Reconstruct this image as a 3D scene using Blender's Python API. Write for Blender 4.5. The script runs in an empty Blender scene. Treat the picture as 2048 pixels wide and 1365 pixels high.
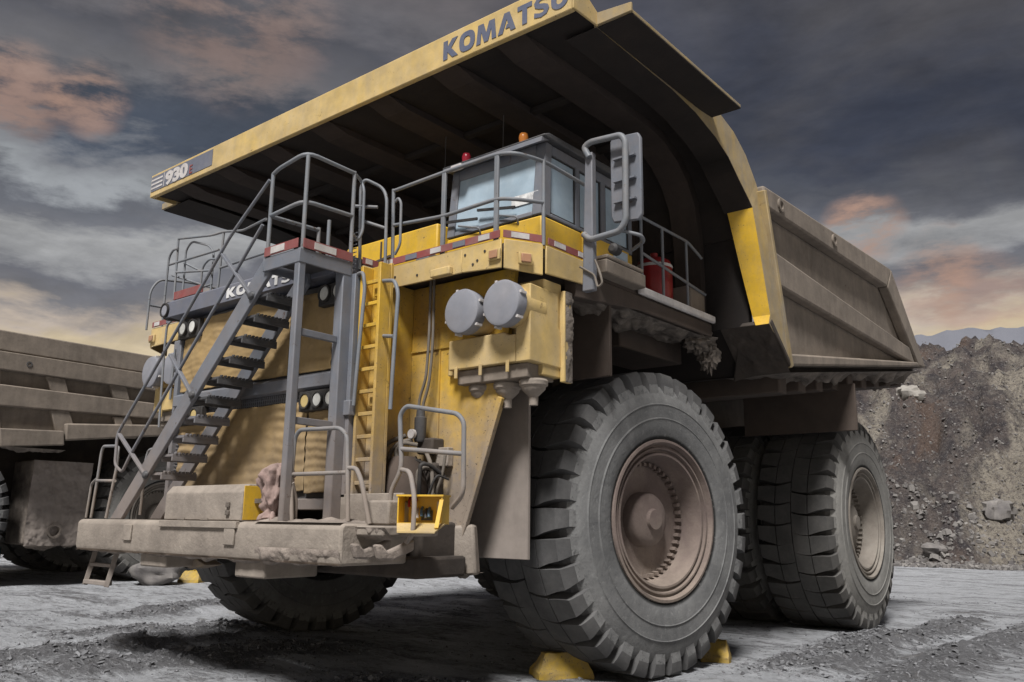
import bpy, bmesh, math, random
import numpy as np
from mathutils import Vector, Matrix, noise as mnoise
R = math.radians
random.seed(7)
SC = bpy.context.scene
COL = SC.collection

# ------------------------------------------------------------------ camera
DZ = -0.07                       # the ground is z = 0; the truck was measured with its ground at 0.07
cam_d = bpy.data.cameras.new('camera'); cam = bpy.data.objects.new('camera', cam_d); COL.objects.link(cam)
cam_d.sensor_width = 36.0; cam_d.lens = 36.0 * 1689.79 / 2048.0
cam_d.clip_start = 0.1; cam_d.clip_end = 9000
_y, _p, _r = R(39.369), R(11.982), R(0.617)
fw = Vector((-math.sin(_y)*math.cos(_p), math.cos(_y)*math.cos(_p), math.sin(_p)))
rt = Vector((math.cos(_y), math.sin(_y), 0)); up = rt.cross(fw)
rt2 = rt*math.cos(_r) + up*math.sin(_r); up2 = up*math.cos(_r) - rt*math.sin(_r)
M = Matrix((rt2, up2, -fw)).transposed().to_4x4(); M.translation = Vector((8.635, -8.993, 1.774 + DZ))
cam.matrix_world = M
SC.camera = cam

# ------------------------------------------------------------------ light
SUN_AZ, SUN_EL = R(-66), R(54)      # direction towards the sun, measured in the ground plane from +X
sd = Vector((math.cos(SUN_AZ)*math.cos(SUN_EL), math.sin(SUN_AZ)*math.cos(SUN_EL), math.sin(SUN_EL)))
sun_d = bpy.data.lights.new('sun', 'SUN'); sun = bpy.data.objects.new('sun', sun_d); COL.objects.link(sun)
sun_d.energy = 1.5; sun_d.angle = R(14); sun_d.color = (1.0, 0.975, 0.945)
sun.rotation_euler = sd.to_track_quat('Z', 'Y').to_euler(); sun.location = (0, -20, 30)
SC.view_settings.view_transform = 'Standard'; SC.view_settings.look = 'None'
SC.view_settings.gamma = 1.0; SC.view_settings.exposure = 1.85
SC.render.engine = 'CYCLES'
SC.cycles.max_bounces = 6; SC.cycles.diffuse_bounces = 3; SC.cycles.glossy_bounces = 3

# ------------------------------------------------------------------ node helpers
class NT:
    def __init__(s, tree): s.t = tree
    def n(s, typ, ins=None, **kw):
        nd = s.t.nodes.new('ShaderNode' + typ)
        for k, v in kw.items(): setattr(nd, k, v)
        for k, v in (ins or {}).items():
            sk = nd.inputs[k]
            if isinstance(v, bpy.types.NodeSocket): s.t.links.new(v, sk)
            else: sk.default_value = v
        return nd
    def math(s, op, a, b=0.0, c=None, clamp=False):
        ins = {0: a, 1: b}
        if c is not None: ins[2] = c
        return s.n('Math', ins, operation=op, use_clamp=clamp).outputs[0]
    def mix(s, f, a, b, blend='MIX'):
        nd = s.n('Mix', {}, data_type='RGBA', blend_type=blend)
        for i, v in ((0, f), (6, a), (7, b)):
            if isinstance(v, bpy.types.NodeSocket): s.t.links.new(v, nd.inputs[i])
            else: nd.inputs[i].default_value = (*v, 1) if i and len(v) == 3 else v
        return nd.outputs[2]
    def noise(s, vec, scale, detail=5, rough=.6, dist=0.0):
        return s.n('TexNoise', {'Vector': vec, 'Scale': scale, 'Detail': detail, 'Roughness': rough, 'Distortion': dist}).outputs['Fac']
    def rng(s, v, a, b, c=0.0, d=1.0, smooth=True):
        return s.n('MapRange', {0: v, 1: a, 2: b, 3: c, 4: d}, interpolation_type='SMOOTHSTEP' if smooth else 'LINEAR').outputs[0]
    def scale(s, vec, x, y, z):
        return s.n('Mapping', {'Vector': vec, 'Scale': (x, y, z)}).outputs[0]

# ------------------------------------------------------------------ world: overcast evening sky over a clear-sky base
W = bpy.data.worlds.new('World'); SC.world = W; W.use_nodes = True
wt = W.node_tree; wt.nodes.clear(); w = NT(wt)
SKY_ON = True
dirv = w.n('TexCoord').outputs['Generated']
sx = w.n('SeparateXYZ', {0: dirv}); dx, dy, dz = sx.outputs
den = w.math('ADD', w.math('MAXIMUM', dz, 0.0), 0.16)
pl = w.n('CombineXYZ', {0: w.math('DIVIDE', dx, den), 1: w.math('DIVIDE', dy, den), 2: 0.0}).outputs[0]
n_big = w.noise(w.n('Mapping', {'Vector': pl, 'Location': (3.1, 1.7, 0.0)}).outputs[0], 0.62, 7, .58, .35)
n_mid = w.noise(w.n('Mapping', {'Vector': pl, 'Location': (-7.3, 4.2, 2.0)}).outputs[0], 1.5, 8, .55, .4)
n_fine = w.noise(w.n('Mapping', {'Vector': pl, 'Location': (1.3, 8.8, 3.0), 'Rotation': (0, 0, R(30)), 'Scale': (1.0, 1.9, 1.0)}).outputs[0], 2.1, 8, .6, .5)
n_warm = w.noise(w.n('Mapping', {'Vector': pl, 'Location': (5.9, -2.6, 5.0)}).outputs[0], 0.9, 5, .55, .3)
nish = w.n('TexSky', {}, sky_type='NISHITA', sun_disc=False, sun_elevation=SUN_EL, sun_rotation=math.pi/2 - SUN_AZ).outputs[0]
nish = w.mix(1.0, nish, (.07, .07, .07), 'MULTIPLY')
# stratified evening cloud: layers by elevation, their edges torn by noise; the north side is one heavy dark mass
side = w.rng(w.math('ADD', w.math('MULTIPLY', dx, -.95), w.math('MULTIPLY', dy, .31)), .52, .97)
CREAM, WARM = (.66, .54, .37), (.40, .255, .195)
lay = w.n('Mapping', {'Vector': dirv, 'Scale': (2.4, 2.4, 7.5), 'Location': (.7, .2, .4)}).outputs[0]
n_lay = w.noise(lay, 1.5, 9, .56, .35); n_edge = w.noise(lay, 4.2, 12, .64, .12)
tz = w.math('ADD', w.math('SUBTRACT', dz, .042), w.math('ADD', w.math('MULTIPLY', w.math('SUBTRACT', n_lay, .5), .135), w.math('MULTIPLY', w.math('SUBTRACT', n_edge, .5), .075)))
STOPS = [(0, (.50, .42, .32)), (.10, (.58, .48, .33)), (.150, (.66, .54, .36)), (.172, (.50, .42, .35)), (.192, (.185, .18, .19)), (.215, (.16, .16, .178)), (.235, (.30, .30, .305)),
         (.262, (.37, .37, .37)), (.281, (.17, .172, .188)), (.298, (.14, .145, .163)), (.318, (.34, .355, .37)), (.342, (.21, .215, .23)), (.362, (.062, .074, .098)), (.392, (.066, .076, .097)),
         (.418, (.16, .155, .162)), (.455, (.105, .105, .118)), (.50, (.185, .172, .175)), (.56, (.20, .165, .155)), (.66, (.13, .13, .142)), (.80, (.16, .158, .168)), (1.0, (.12, .12, .132))]
cr_ = w.n('ValToRGB', {0: tz}); el = cr_.color_ramp.elements
while len(el) < len(STOPS): el.new(.5)
for e, (p_, c_) in zip(el, STOPS): e.position = p_; e.color = (*c_, 1)
c = cr_.outputs[0]
slate = w.mix(w.rng(n_mid, .35, .68), (.042, .046, .064), (.090, .085, .088))
c = w.mix(w.math('MULTIPLY', w.math('SUBTRACT', 1.0, side), w.rng(w.math('ADD', tz, 0.0), .245, .325)), c, slate)
c = w.mix(.06, c, nish)
def patch(dirn, a, b, soft):
    d = Vector(dirn).normalized()
    dt = w.n('VectorMath', {0: dirv, 1: tuple(d)}, operation='DOT_PRODUCT').outputs['Value']
    dt = w.math('ADD', dt, w.math('MULTIPLY', w.math('SUBTRACT', n_mid, .5), soft))
    return w.math('MULTIPLY', w.rng(dt, math.cos(R(a)), math.cos(R(b))), w.rng(n_edge, .38, .60))
PATCHES = [((-0.867, 0.284, 0.410), 3.0, .8, .003, .6), ((-0.843, 0.340, 0.417), 2.4, .6, .003, .65), ((-0.259, 0.913, 0.315), 2.8, .6, .003, .9), ((-0.730, 0.432, 0.530), 7, 2, .008, .35), ((-0.192, 0.943, 0.273), 2.2, .4, .003, .5), ((-0.157, 0.960, 0.233), 3.0, 1.0, .003, .5), ((-0.210, 0.945, 0.249), 2.4, .5, .003, .5)]
# warm evening light breaking through in a few places
for dn, a, b, s, amt in PATCHES:
    c = w.mix(w.math('MULTIPLY', patch(dn, a, b, s), amt), c, WARM)
mod = w.rng(w.math('ADD', w.math('MULTIPLY', n_fine, .5), w.math('MULTIPLY', n_edge, .5)), .3, .7, .68, 1.30, False)
c = w.mix(1.0, c, w.n('CombineColor', {0: mod, 1: mod, 2: mod}).outputs[0], 'MULTIPLY')
bg = w.n('Background', {'Color': c, 'Strength': .285})
wo = w.n('OutputWorld', {'Surface': bg.outputs[0]})

# ------------------------------------------------------------------ materials
MATS = {}
def mat(name, base, rough=.6, metal=0.0, dirt=None, amt=.5, z0=None, z1=None, zk=.6, k=1.4, scale=1.6, streak=.5,
        spat=0.0, spat_col=(.09, .07, .055), bump=.12, bscale=30, var=.12, drough=.92, spec=.4, vscale=3.0, rust=0.0):
    m = bpy.data.materials.new(name); m.use_nodes = True; t = m.node_tree; t.nodes.clear(); g = NT(t)
    co = g.n('TexCoord').outputs['Object']
    oi = g.n('ObjectInfo').outputs['Random']
    co2 = g.n('VectorMath', {0: co, 1: g.n('CombineXYZ', {0: g.math('MULTIPLY', oi, 3.0), 1: 0.0, 2: 0.0}).outputs[0]}, operation='ADD').outputs[0]
    n1 = g.noise(co, scale, 8, .68, .3)
    nv = g.noise(co2, vscale, 6, .6)
    col = g.mix(g.rng(nv, .25, .75), tuple(min(1, x*(1+var)) for x in base), tuple(x*(1-var) for x in base))
    rg = rough
    if dirt is not None:
        n2 = g.noise(g.scale(co, 7, 7, .7), 1.0, 5, .6)
        f = g.math('ADD', amt - .5*k - .5*streak, g.math('ADD', g.math('MULTIPLY', n1, k), g.math('MULTIPLY', n2, streak)))
        if z0 is not None:
            zz = g.n('SeparateXYZ', {0: co}).outputs[2]
            f = g.math('ADD', f, g.math('MULTIPLY', g.rng(zz, z0, z1, 1.0, 0.0), zk))
        fine = g.noise(co, scale*14, 4, .6)
        f = g.math('ADD', f, g.math('MULTIPLY', g.math('SUBTRACT', fine, .5), .45))
        f = g.math('MINIMUM', g.math('MAXIMUM', f, 0.0), 1.0)
        dcol = g.mix(g.rng(nv, .3, .7), tuple(x*1.12 for x in dirt), tuple(x*.86 for x in dirt))
        col = g.mix(f, col, dcol)
        rg = g.math('ADD', rough, g.math('MULTIPLY', f, drough - rough))
    if rust > 0:
        rn = g.noise(co, 5.5, 8, .75, 1.2); rf = g.rng(rn, .66 - .06*rust, .70 - .06*rust)
        col = g.mix(g.math('MULTIPLY', rf, .8), col, (.075, .042, .024))
    if spat > 0:
        vo = g.noise(co, 42, 3, .5, .6)
        sf = g.rng(vo, .70 - .1*spat, .76 - .1*spat)
        sf = g.math('MULTIPLY', sf, g.rng(n1, .38, .6))
        col = g.mix(sf, col, spat_col)
    p = g.n('BsdfPrincipled', {'Base Color': col, 'Roughness': rg, 'Metallic': metal, 'Specular IOR Level': spec})
    if bump > 0:
        bn = g.noise(co, bscale, 4, .65)
        bh = g.math('ADD', g.math('MULTIPLY', bn, .5), n1)
        g.t.links.new(g.n('Bump', {'Strength': min(1, bump), 'Distance': .02, 'Height': bh}).outputs[0], p.inputs['Normal'])
    g.n('OutputMaterial', {'Surface': p.outputs[0]})
    MATS[name] = m
    return m
TAN = (.25, .205, .165)
YEL = (.56, .345, .04)
m_yel   = mat('yellow_paint', YEL, .5, dirt=TAN, amt=.17, z0=1.7, z1=3.7, zk=.8, spat=.55, scale=1.1, bump=.14, var=.2, rust=.6)
m_yeld  = mat('yellow_paint_dusty', (.58, .40, .115), .55, dirt=(.42, .335, .215), amt=.52, k=1.3, var=.18, spat=.35, rust=.3, scale=.8, streak=.7)
m_yelc  = mat('yellow_paint_clean', (.63, .39, .035), .45, dirt=TAN, amt=.08, k=.8, scale=1.6, spat=.3)
m_ybody = mat('body_paint', (.42, .28, .07), .6, dirt=(.25, .215, .165), amt=.70, k=1.2, scale=.9, streak=1.0, rust=.4, bump=.2)
m_mud   = mat('dried_mud', (.31, .268, .228), .95, dirt=(.205, .175, .150), amt=.4, k=2.2, scale=1.8, bump=.8, bscale=18, var=.15)
m_mudb  = mat('mud_coated_body', (.245, .205, .168), .9, dirt=(.130, .110, .092), amt=.42, k=1.8, scale=1.1, bump=.3, bscale=22, var=.14, spat=.3, rust=.35, streak=.9)
m_crust = mat('mud_crust', (.20, .170, .145), 1.0, dirt=(.085, .072, .062), amt=.5, k=2.6, scale=5, bump=1.0, bscale=26, var=.3)
m_mudr  = mat('rough_mud', (.30, .255, .222), 1.0, dirt=(.17, .142, .122), amt=.42, k=2.6, scale=4, bump=1.0, bscale=30, var=.2)
m_grey  = mat('grey_paint', (.145, .160, .190), .5, dirt=(.20, .17, .155), amt=.2, z0=1.6, z1=3.4, zk=.9, k=1.2, scale=2.2, bump=.08, rust=.7)
m_rail  = mat('grey_rail', (.165, .182, .205), .5, dirt=(.25, .21, .18), amt=.18, z0=1.6, z1=3.0, zk=.95, k=1.3, scale=3, bump=.10, rust=.7)
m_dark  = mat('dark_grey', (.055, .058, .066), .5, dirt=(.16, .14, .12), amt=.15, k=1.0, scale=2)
m_navy  = mat('slate_band', (.135, .145, .185), .55, dirt=(.2, .18, .16), amt=.15, k=1.0, scale=2)
m_black = mat('black_part', (.018, .018, .020), .6, dirt=(.09, .078, .066), amt=.2, k=1.2, scale=2)
m_rib = mat('rib_brown', (.052, .037, .030), .9, dirt=(.025, .020, .018), amt=.45, k=1.5, scale=.9, bump=.2)  # brown darkened so the colour carries the shade under the canopy
m_under = mat('painted_shade_underside', (.030, .022, .018), .9, dirt=(.014, .012, .012), amt=.5, k=1.5, scale=.9, bump=.2)  # near-black base: shade under canopy and body is painted into the colour
m_chas  = mat('chassis_grime', (.040, .033, .029), .95, dirt=(.085, .068, .055), amt=.35, k=1.8, scale=1.4, bump=.5, bscale=14)
m_flap  = mat('mud_flap', (.27, .235, .21), .95, dirt=(.20, .17, .15), amt=.4, k=1.2, scale=.7, bump=.12, streak=.8)
m_brown = mat('brown_plate', (.080, .058, .046), .9, dirt=(.065, .052, .044), amt=.45, k=1.3, scale=.9, bump=.25)
m_tread = mat('tread_rubber', (.055, .055, .057), .85, dirt=(.135, .132, .130), amt=.40, k=1.6, scale=1.6, bump=.35, bscale=20, streak=.1)
m_treadr = mat('tread_rubber_dusty', (.055, .054, .054), .88, dirt=(.135, .128, .118), amt=.40, k=1.6, scale=1.6, bump=.35, bscale=20, streak=.1)
m_rub   = mat('rubber', (.095, .098, .102), .85, dirt=(.215, .215, .212), amt=.50, k=1.5, scale=1.3, bump=.22, bscale=26, streak=.1)
m_rubd  = mat('rubber_dusty', (.12, .117, .112), .9, dirt=(.25, .24, .222), amt=.65, k=1.2, scale=1.0, bump=.18, bscale=26, streak=.1)
m_rim   = mat('rim_mud', (.150, .115, .104), .9, dirt=(.27, .222, .185), amt=.12, z0=-.95, z1=.2, zk=.6, k=1.6, spat=.3, scale=2.2, bump=.35)
m_rimr  = mat('rim_dust', (.25, .228, .20), .9, dirt=(.15, .125, .105), amt=.4, k=1.6, scale=2.2, bump=.35)
m_card  = mat('brown_tarp', (.33, .225, .098), .8, dirt=(.25, .190, .125), amt=.15, z0=2.0, z1=3.2, zk=.55, k=1.0, scale=1.4, bump=.35, bscale=9, spat=.1)
m_pink  = mat('pink_cloth', (.30, .21, .19), .95, dirt=(.23, .18, .155), amt=.3, k=1.3, scale=4, bump=.4)
m_red   = mat('red_paint', (.27, .016, .018), .35, dirt=(.12, .03, .03), amt=.12, k=.8, scale=2)
m_redt  = mat('red_tape', (.24, .045, .045), .6, dirt=(.2, .15, .14), amt=.3, k=1.3, scale=5)
m_wht   = mat('white_tape', (.55, .53, .52), .6, dirt=(.3, .26, .24), amt=.25, k=1.3, scale=5)
m_white = mat('white_lettering', (.62, .62, .62), .6, dirt=(.4, .36, .32), amt=.15, k=1, scale=5)
m_blue  = mat('blue_lettering', (.080, .100, .170), .6, dirt=(.16, .15, .15), amt=.25, k=1.0, scale=3)
m_chock = mat('chock_yellow', (.46, .30, .03), .6, dirt=(.22, .18, .13), amt=.35, k=2.2, scale=5, bump=.4, spat=.9)
m_glass = mat('painted_reflection_glass', (.31, .40, .475), .06, dirt=(.46, .52, .56), amt=.2, k=.7, scale=.9, bump=0, drough=.3, spec=.9)  # opaque pale blue: the sky's reflection is painted into the base colour
m_lens  = mat('lamp_lens', (.52, .52, .50), .12, bump=.2, bscale=60, spec=.8, var=.3)
m_amber = mat('amber_lens', (.50, .38, .16), .15, bump=.2, bscale=60, spec=.8)
m_orange= mat('orange_lens', (.55, .20, .045), .25, bump=.05)
m_mark  = mat('marker_lens', (.42, .20, .10), .35, bump=.05, dirt=TAN, amt=.3)
m_beacr = mat('red_lens', (.30, .02, .035), .25, bump=.05)
m_paper = mat('paper_sheet', (.70, .70, .69), .8, dirt=(.12, .12, .14), amt=.28, k=2.6, scale=9, streak=.1, bump=0)
m_can   = mat('canister_cover', (.225, .235, .27), .6, dirt=(.25, .24, .25), amt=.3, k=1.6, scale=3, bump=.1)
m_bluep = mat('blue_plastic', (.05, .13, .24), .45, dirt=(.2, .2, .2), amt=.2)
m_hose  = mat('hose', (.13, .115, .10), .8, dirt=(.2, .17, .14), amt=.4, k=1.5, scale=4)
m_rock  = mat('rock', (.21, .195, .18), .95, dirt=(.12, .112, .115), amt=.45, k=2.4, scale=1.2, bump=.7, bscale=5, var=.25)
m_rockp = mat('pale_rock', (.33, .31, .28), .95, dirt=(.2, .185, .17), amt=.4, k=2, scale=1.0, bump=.7, bscale=5)

def tyre_wall(name, dark, dust, amt):
    m = bpy.data.materials.new(name); m.use_nodes = True; t = m.node_tree; t.nodes.clear(); g = NT(t)
    co = g.n('TexCoord').outputs['Object']; xyz = g.n('SeparateXYZ', {0: co}).outputs
    r = g.math('SQRT', g.math('ADD', g.math('MULTIPLY', xyz[1], xyz[1]), g.math('MULTIPLY', xyz[2], xyz[2])))
    ang = g.math('ARCTAN2', xyz[1], xyz[2])
    pol = g.n('CombineXYZ', {0: g.math('MULTIPLY', ang, 7.0), 1: g.math('MULTIPLY', r, 2.0), 2: 0.0}).outputs[0]
    n1 = g.noise(co, 2.0, 8, .7, .5); n2 = g.noise(pol, 1.0, 6, .65); n3 = g.noise(co, 16, 5, .7)
    f = g.math('ADD', g.math('MULTIPLY', n1, 1.5), g.math('MULTIPLY', n2, .6))
    f = g.math('ADD', f, g.math('ADD', g.math('MULTIPLY', g.rng(r, 1.28, 1.5), .28), amt - 1.30))
    f = g.math('MINIMUM', g.math('MAXIMUM', f, 0.0), 1.0)
    col = g.mix(f, dark, dust)
    col = g.mix(g.rng(r, 1.0, .965), col, (.018, .018, .018))
    scuff = g.math('MULTIPLY', g.rng(n3, .53, .66), g.rng(r, 1.36, 1.62))
    col = g.mix(g.math('MULTIPLY', scuff, .75), col, tuple(x*.45 for x in dark))
    col = g.mix(g.math('MULTIPLY', g.rng(n3, .42, .34), .25), col, tuple(min(1, x*1.35) for x in dust))
    p = g.n('BsdfPrincipled', {'Base Color': col, 'Roughness': .88, 'Specular IOR Level': .3})
    g.t.links.new(g.n('Bump', {'Strength': .45, 'Distance': .03, 'Height': g.math('ADD', g.math('MULTIPLY', n3, .6), n1)}).outputs[0], p.inputs['Normal'])
    g.n('OutputMaterial', {'Surface': p.outputs[0]})
    return m
m_rub = tyre_wall('tyre_wall', (.095, .096, .098), (.235, .235, .232), .55)
m_rubd = tyre_wall('tyre_wall_dusty', (.13, .128, .122), (.275, .268, .252), .75)
# ------------------------------------------------------------------ mesh builder
class MB:
    def __init__(s): s.v = []; s.f = []
    def add(s, vs, fs):
        o = len(s.v); s.v += [tuple(p) for p in vs]; s.f += [tuple(i+o for i in f) for f in fs]
        return s
    def box(s, x0, x1, y0, y1, z0, z1):
        v = [(x, y, z) for z in (z0, z1) for y in (y0, y1) for x in (x0, x1)]
        return s.add(v, [(0,2,3,1),(4,5,7,6),(0,1,5,4),(2,6,7,3),(0,4,6,2),(1,3,7,5)])
    def bar(s, a, b, wx, wz, upv=(0, 0, 1)):
        a = Vector(a); b = Vector(b); d = (b-a).normalized(); u = Vector(upv)
        sd_ = d.cross(u)
        if sd_.length < 1e-4: sd_ = d.cross(Vector((0, 1, 0)))
        sd_.normalize(); u = sd_.cross(d)
        v = [p + sd_*i*wx/2 + u*j*wz/2 for p in (a, b) for j in (-1, 1) for i in (-1, 1)]
        return s.add(v, [(0,2,3,1),(4,5,7,6),(0,1,5,4),(2,6,7,3),(0,4,6,2),(1,3,7,5)])
    def prism(s, poly, axis, a, b):
        n = len(poly)
        def P(p, t):
            return {'x': (t, p[0], p[1]), 'y': (p[0], t, p[1]), 'z': (p[0], p[1], t)}[axis]
        v = [P(p, a) for p in poly] + [P(p, b) for p in poly]
        return s.add(v, [tuple(range(n)), tuple(range(2*n-1, n-1, -1))] + [(i, (i+1) % n, (i+1) % n + n, i+n) for i in range(n)])
    def loft(s, ra, rb):
        n = len(ra)
        return s.add(list(ra)+list(rb), [tuple(range(n)), tuple(range(2*n-1, n-1, -1))] + [(i, (i+1) % n, (i+1) % n + n, i+n) for i in range(n)])
    def tube(s, pts, r, seg=8, fil=0.0, closed=False):
        pts = [Vector(p) for p in pts]
        if fil > 0 and len(pts) > 2:
            out = [pts[0]]
            for i in range(1, len(pts)-1):
                a, b, c_ = pts[i-1], pts[i], pts[i+1]
                la, lb = (a-b).length, (c_-b).length
                t = min(fil, la*.45, lb*.45)
                p, q = b + (a-b).normalized()*t, b + (c_-b).normalized()*t
                for k_ in range(5):
                    u = k_/4; out.append(p*(1-u)**2 + b*2*u*(1-u) + q*u*u)
            out.append(pts[-1]); pts = out
        o = len(s.v); nrm = None
        for i, p in enumerate(pts):
            d = (pts[min(i+1, len(pts)-1)] - pts[max(i-1, 0)])
            if d.length < 1e-6: d = Vector((0, 0, 1))
            d.normalize()
            if nrm is None:
                nrm = d.orthogonal().normalized()
            nrm = (nrm - d*nrm.dot(d))
            if nrm.length < 1e-5: nrm = d.orthogonal()
            nrm.normalize(); bn = d.cross(nrm)
            for k_ in range(seg):
                an = 2*math.pi*k_/seg
                s.v.append(tuple(p + (nrm*math.cos(an) + bn*math.sin(an))*r))
        for i in range(len(pts)-1):
            for k_ in range(seg):
                a = o+i*seg+k_; b = o+i*seg+(k_+1) % seg
                s.f.append((a, b, b+seg, a+seg))
        s.f.append(tuple(o+k_ for k_ in range(seg))[::-1]); e = o+(len(pts)-1)*seg
        s.f.append(tuple(e+k_ for k_ in range(seg)))
        return s
    def lathe(s, prof, axis, org, seg=32, cap=True):
        o = len(s.v); ox, oy, oz = org
        for (h, r) in prof:
            for k_ in range(seg):
                an = 2*math.pi*k_/seg; c_, s_ = r*math.cos(an), r*math.sin(an)
                s.v.append({'x': (ox+h, oy+c_, oz+s_), 'y': (ox+c_, oy+h, oz+s_), 'z': (ox+c_, oy+s_, oz+h)}[axis])
        n = len(prof)
        for i in range(n-1):
            for k_ in range(seg):
                a = o+i*seg+k_; b = o+i*seg+(k_+1) % seg
                s.f.append((a, b, b+seg, a+seg))
        if cap:
            s.f.append(tuple(o+k_ for k_ in range(seg))); e = o+(n-1)*seg
            s.f.append(tuple(e+k_ for k_ in range(seg)))
        return s
    def grid(s, fn, nu, nv):
        o = len(s.v)
        for j in range(nv+1):
            for i in range(nu+1): s.v.append(tuple(fn(i/nu, j/nv)))
        for j in range(nv):
            for i in range(nu):
                a = o+j*(nu+1)+i; s.f.append((a, a+1, a+nu+2, a+nu+1))
        return s
    def blob(s, c, r, seed=0, amp=.35, fr=1.6, nu=14, nv=9):
        c = Vector(c); r = Vector(r if hasattr(r, '__len__') else (r, r, r)); o = len(s.v)
        for j in range(nv+1):
            th = math.pi*j/nv
            for i in range(nu):
                ph = 2*math.pi*i/nu
                d = Vector((math.sin(th)*math.cos(ph), math.sin(th)*math.sin(ph), math.cos(th)))
                q = 1 + amp*mnoise.fractal(d*fr + Vector((seed*3.7, seed*1.3, 0)), 1.0, 2.0, 4)
                s.v.append((c.x+d.x*r.x*q, c.y+d.y*r.y*q, c.z+d.z*r.z*q))
        for j in range(nv):
            for i in range(nu):
                a = o+j*nu+i; b = o+j*nu+(i+1) % nu
                s.f.append((a, b, b+nu, a+nu))
        return s
    def mirror(s):
        m = MB(); m.v = [(-x, y, z) for x, y, z in s.v]; m.f = [f[::-1] for f in s.f]; return m
    def build(s, name, material, parent=None, bevel=0.0, smooth=35, kind=None):
        me = bpy.data.meshes.new(name); me.from_pydata(s.v, [], s.f)
        bm = bmesh.new(); bm.from_mesh(me)
        bmesh.ops.remove_doubles(bm, verts=bm.verts, dist=1e-5)
        bmesh.ops.recalc_face_normals(bm, faces=bm.faces)
        bm.to_mesh(me); bm.free()
        me.polygons.foreach_set('use_smooth', [True]*len(me.polygons)); me.set_sharp_from_angle(angle=R(smooth))
        me.materials.append(material)
        o = bpy.data.objects.new(name, me); COL.objects.link(o); o.parent = parent
        if bevel > 0:
            b = o.modifiers.new('bevel', 'BEVEL'); b.width = bevel; b.segments = 2; b.limit_method = 'ANGLE'; b.angle_limit = R(40)
        if kind: o['kind'] = kind
        return o
def tag(o, label, cat=None, group=None, kind=None):
    if label: o['label'] = label
    if cat: o['category'] = cat
    if group: o['group'] = group
    if kind: o['kind'] = kind
    return o
def empty(name, loc=(0, 0, 0), rz=0.0, parent=None):
    o = bpy.data.objects.new(name, None); COL.objects.link(o); o.location = loc; o.rotation_euler = (0, 0, rz); o.parent = parent
    o.empty_display_size = .3
    return o
def copy_tree(o, parent=None):
    c_ = o.copy(); COL.objects.link(c_); c_.parent = parent
    for ch in list(o.children): copy_tree(ch, c_)
    return c_
def fbm(x, y, z=0.0, H=1.0, octv=5): return mnoise.fractal(Vector((x, y, z)), H, 2.0, octv)
def poly_mesh(loops, depth):
    """outline loops (outer and holes) in 2D -> filled slab, as (verts, faces)"""
    cu = bpy.data.curves.new('outline', 'CURVE'); cu.dimensions = '2D'; cu.fill_mode = 'BOTH'; cu.extrude = depth
    for lp in loops:
        sp = cu.splines.new('POLY'); sp.points.add(len(lp)-1); sp.use_cyclic_u = True
        for p_, q in zip(sp.points, lp): p_.co = (q[0], q[1], 0, 1)
    ob = bpy.data.objects.new('outline', cu); COL.objects.link(ob)
    dg = bpy.context.evaluated_depsgraph_get(); me = bpy.data.meshes.new_from_object(ob.evaluated_get(dg))
    vs = [tuple(v.co) for v in me.vertices]; fs = [tuple(p_.vertices) for p_ in me.polygons]
    bpy.data.objects.remove(ob); bpy.data.curves.remove(cu); bpy.data.meshes.remove(me)
    return vs, fs
def text_mesh(txt, size, bold=0.0, shear=0.0, depth=.003):
    cu = bpy.data.curves.new('text', 'FONT'); cu.body = txt; cu.size = size; cu.offset = bold; cu.shear = shear; cu.extrude = depth
    ob = bpy.data.objects.new('text', cu); COL.objects.link(ob)
    dg = bpy.context.evaluated_depsgraph_get(); me = bpy.data.meshes.new_from_object(ob.evaluated_get(dg))
    vs = [tuple(v.co) for v in me.vertices]; fs = [tuple(p_.vertices) for p_ in me.polygons]
    bpy.data.objects.remove(ob); bpy.data.curves.remove(cu); bpy.data.meshes.remove(me)
    return vs, fs
# ------------------------------------------------------------------ ground: one sheet to the horizon
def axis_lines(lo, hi, step, far, grow=1.16):
    a = list(np.arange(lo, hi+1e-6, step)); d = step; x = hi
    while x < far: d *= grow; x += d; a.append(x)
    d = step; x = lo; pre = []
    while x > -far: d *= grow; x -= d; pre.append(x)
    return pre[::-1] + a
def seg_d(x, y, a, b):
    ax, ay = a; bx, by = b; vx, vy = bx-ax, by-ay
    t = max(0, min(1, ((x-ax)*vx+(y-ay)*vy)/(vx*vx+vy*vy)))
    return math.hypot(x-ax-t*vx, y-ay-t*vy), t
# (start, end, half width, height) of windrows of churned mud beside the wheel tracks
RIDGES = [((-2.75, -5.2), (-2.95, -.3), .42, .13), ((-2.0, -4.6), (-.9, -1.2), .55, .07), ((-4.6, -3.2), (-3.5, .6), .4, .06),
          ((4.75, 1.2), (4.9, 9.5), .30, .14), ((5.6, .6), (6.2, 9.0), .35, .13), ((1.2, -3.0), (2.9, -2.2), .5, .05),
          ((4.15, .9), (4.3, 6.0), .2, .05), ((7.4, 2.5), (7.0, 12), .5, .10), ((-6.5, -1.5), (-8.5, 4.5), .35, .07)]
def ridge(x, y):
    h = 0; wv = 0
    for a, b, wd, ht in RIDGES:
        if min(a[0], b[0])-2 < x < max(a[0], b[0])+2 and min(a[1], b[1])-2 < y < max(a[1], b[1])+2:
            d, t = seg_d(x, y, a, b); d += .25*mnoise.noise(Vector((x*1.3, y*1.3, 4)))
            e = math.exp(-(d/wd)**2)*min(1, 6*t+.1, 6*(1-t)+.1)
            h += ht*e*(.7+.6*mnoise.noise(Vector((x*3, y*3, 9)))); wv = max(wv, e)
    return h, wv
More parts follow.
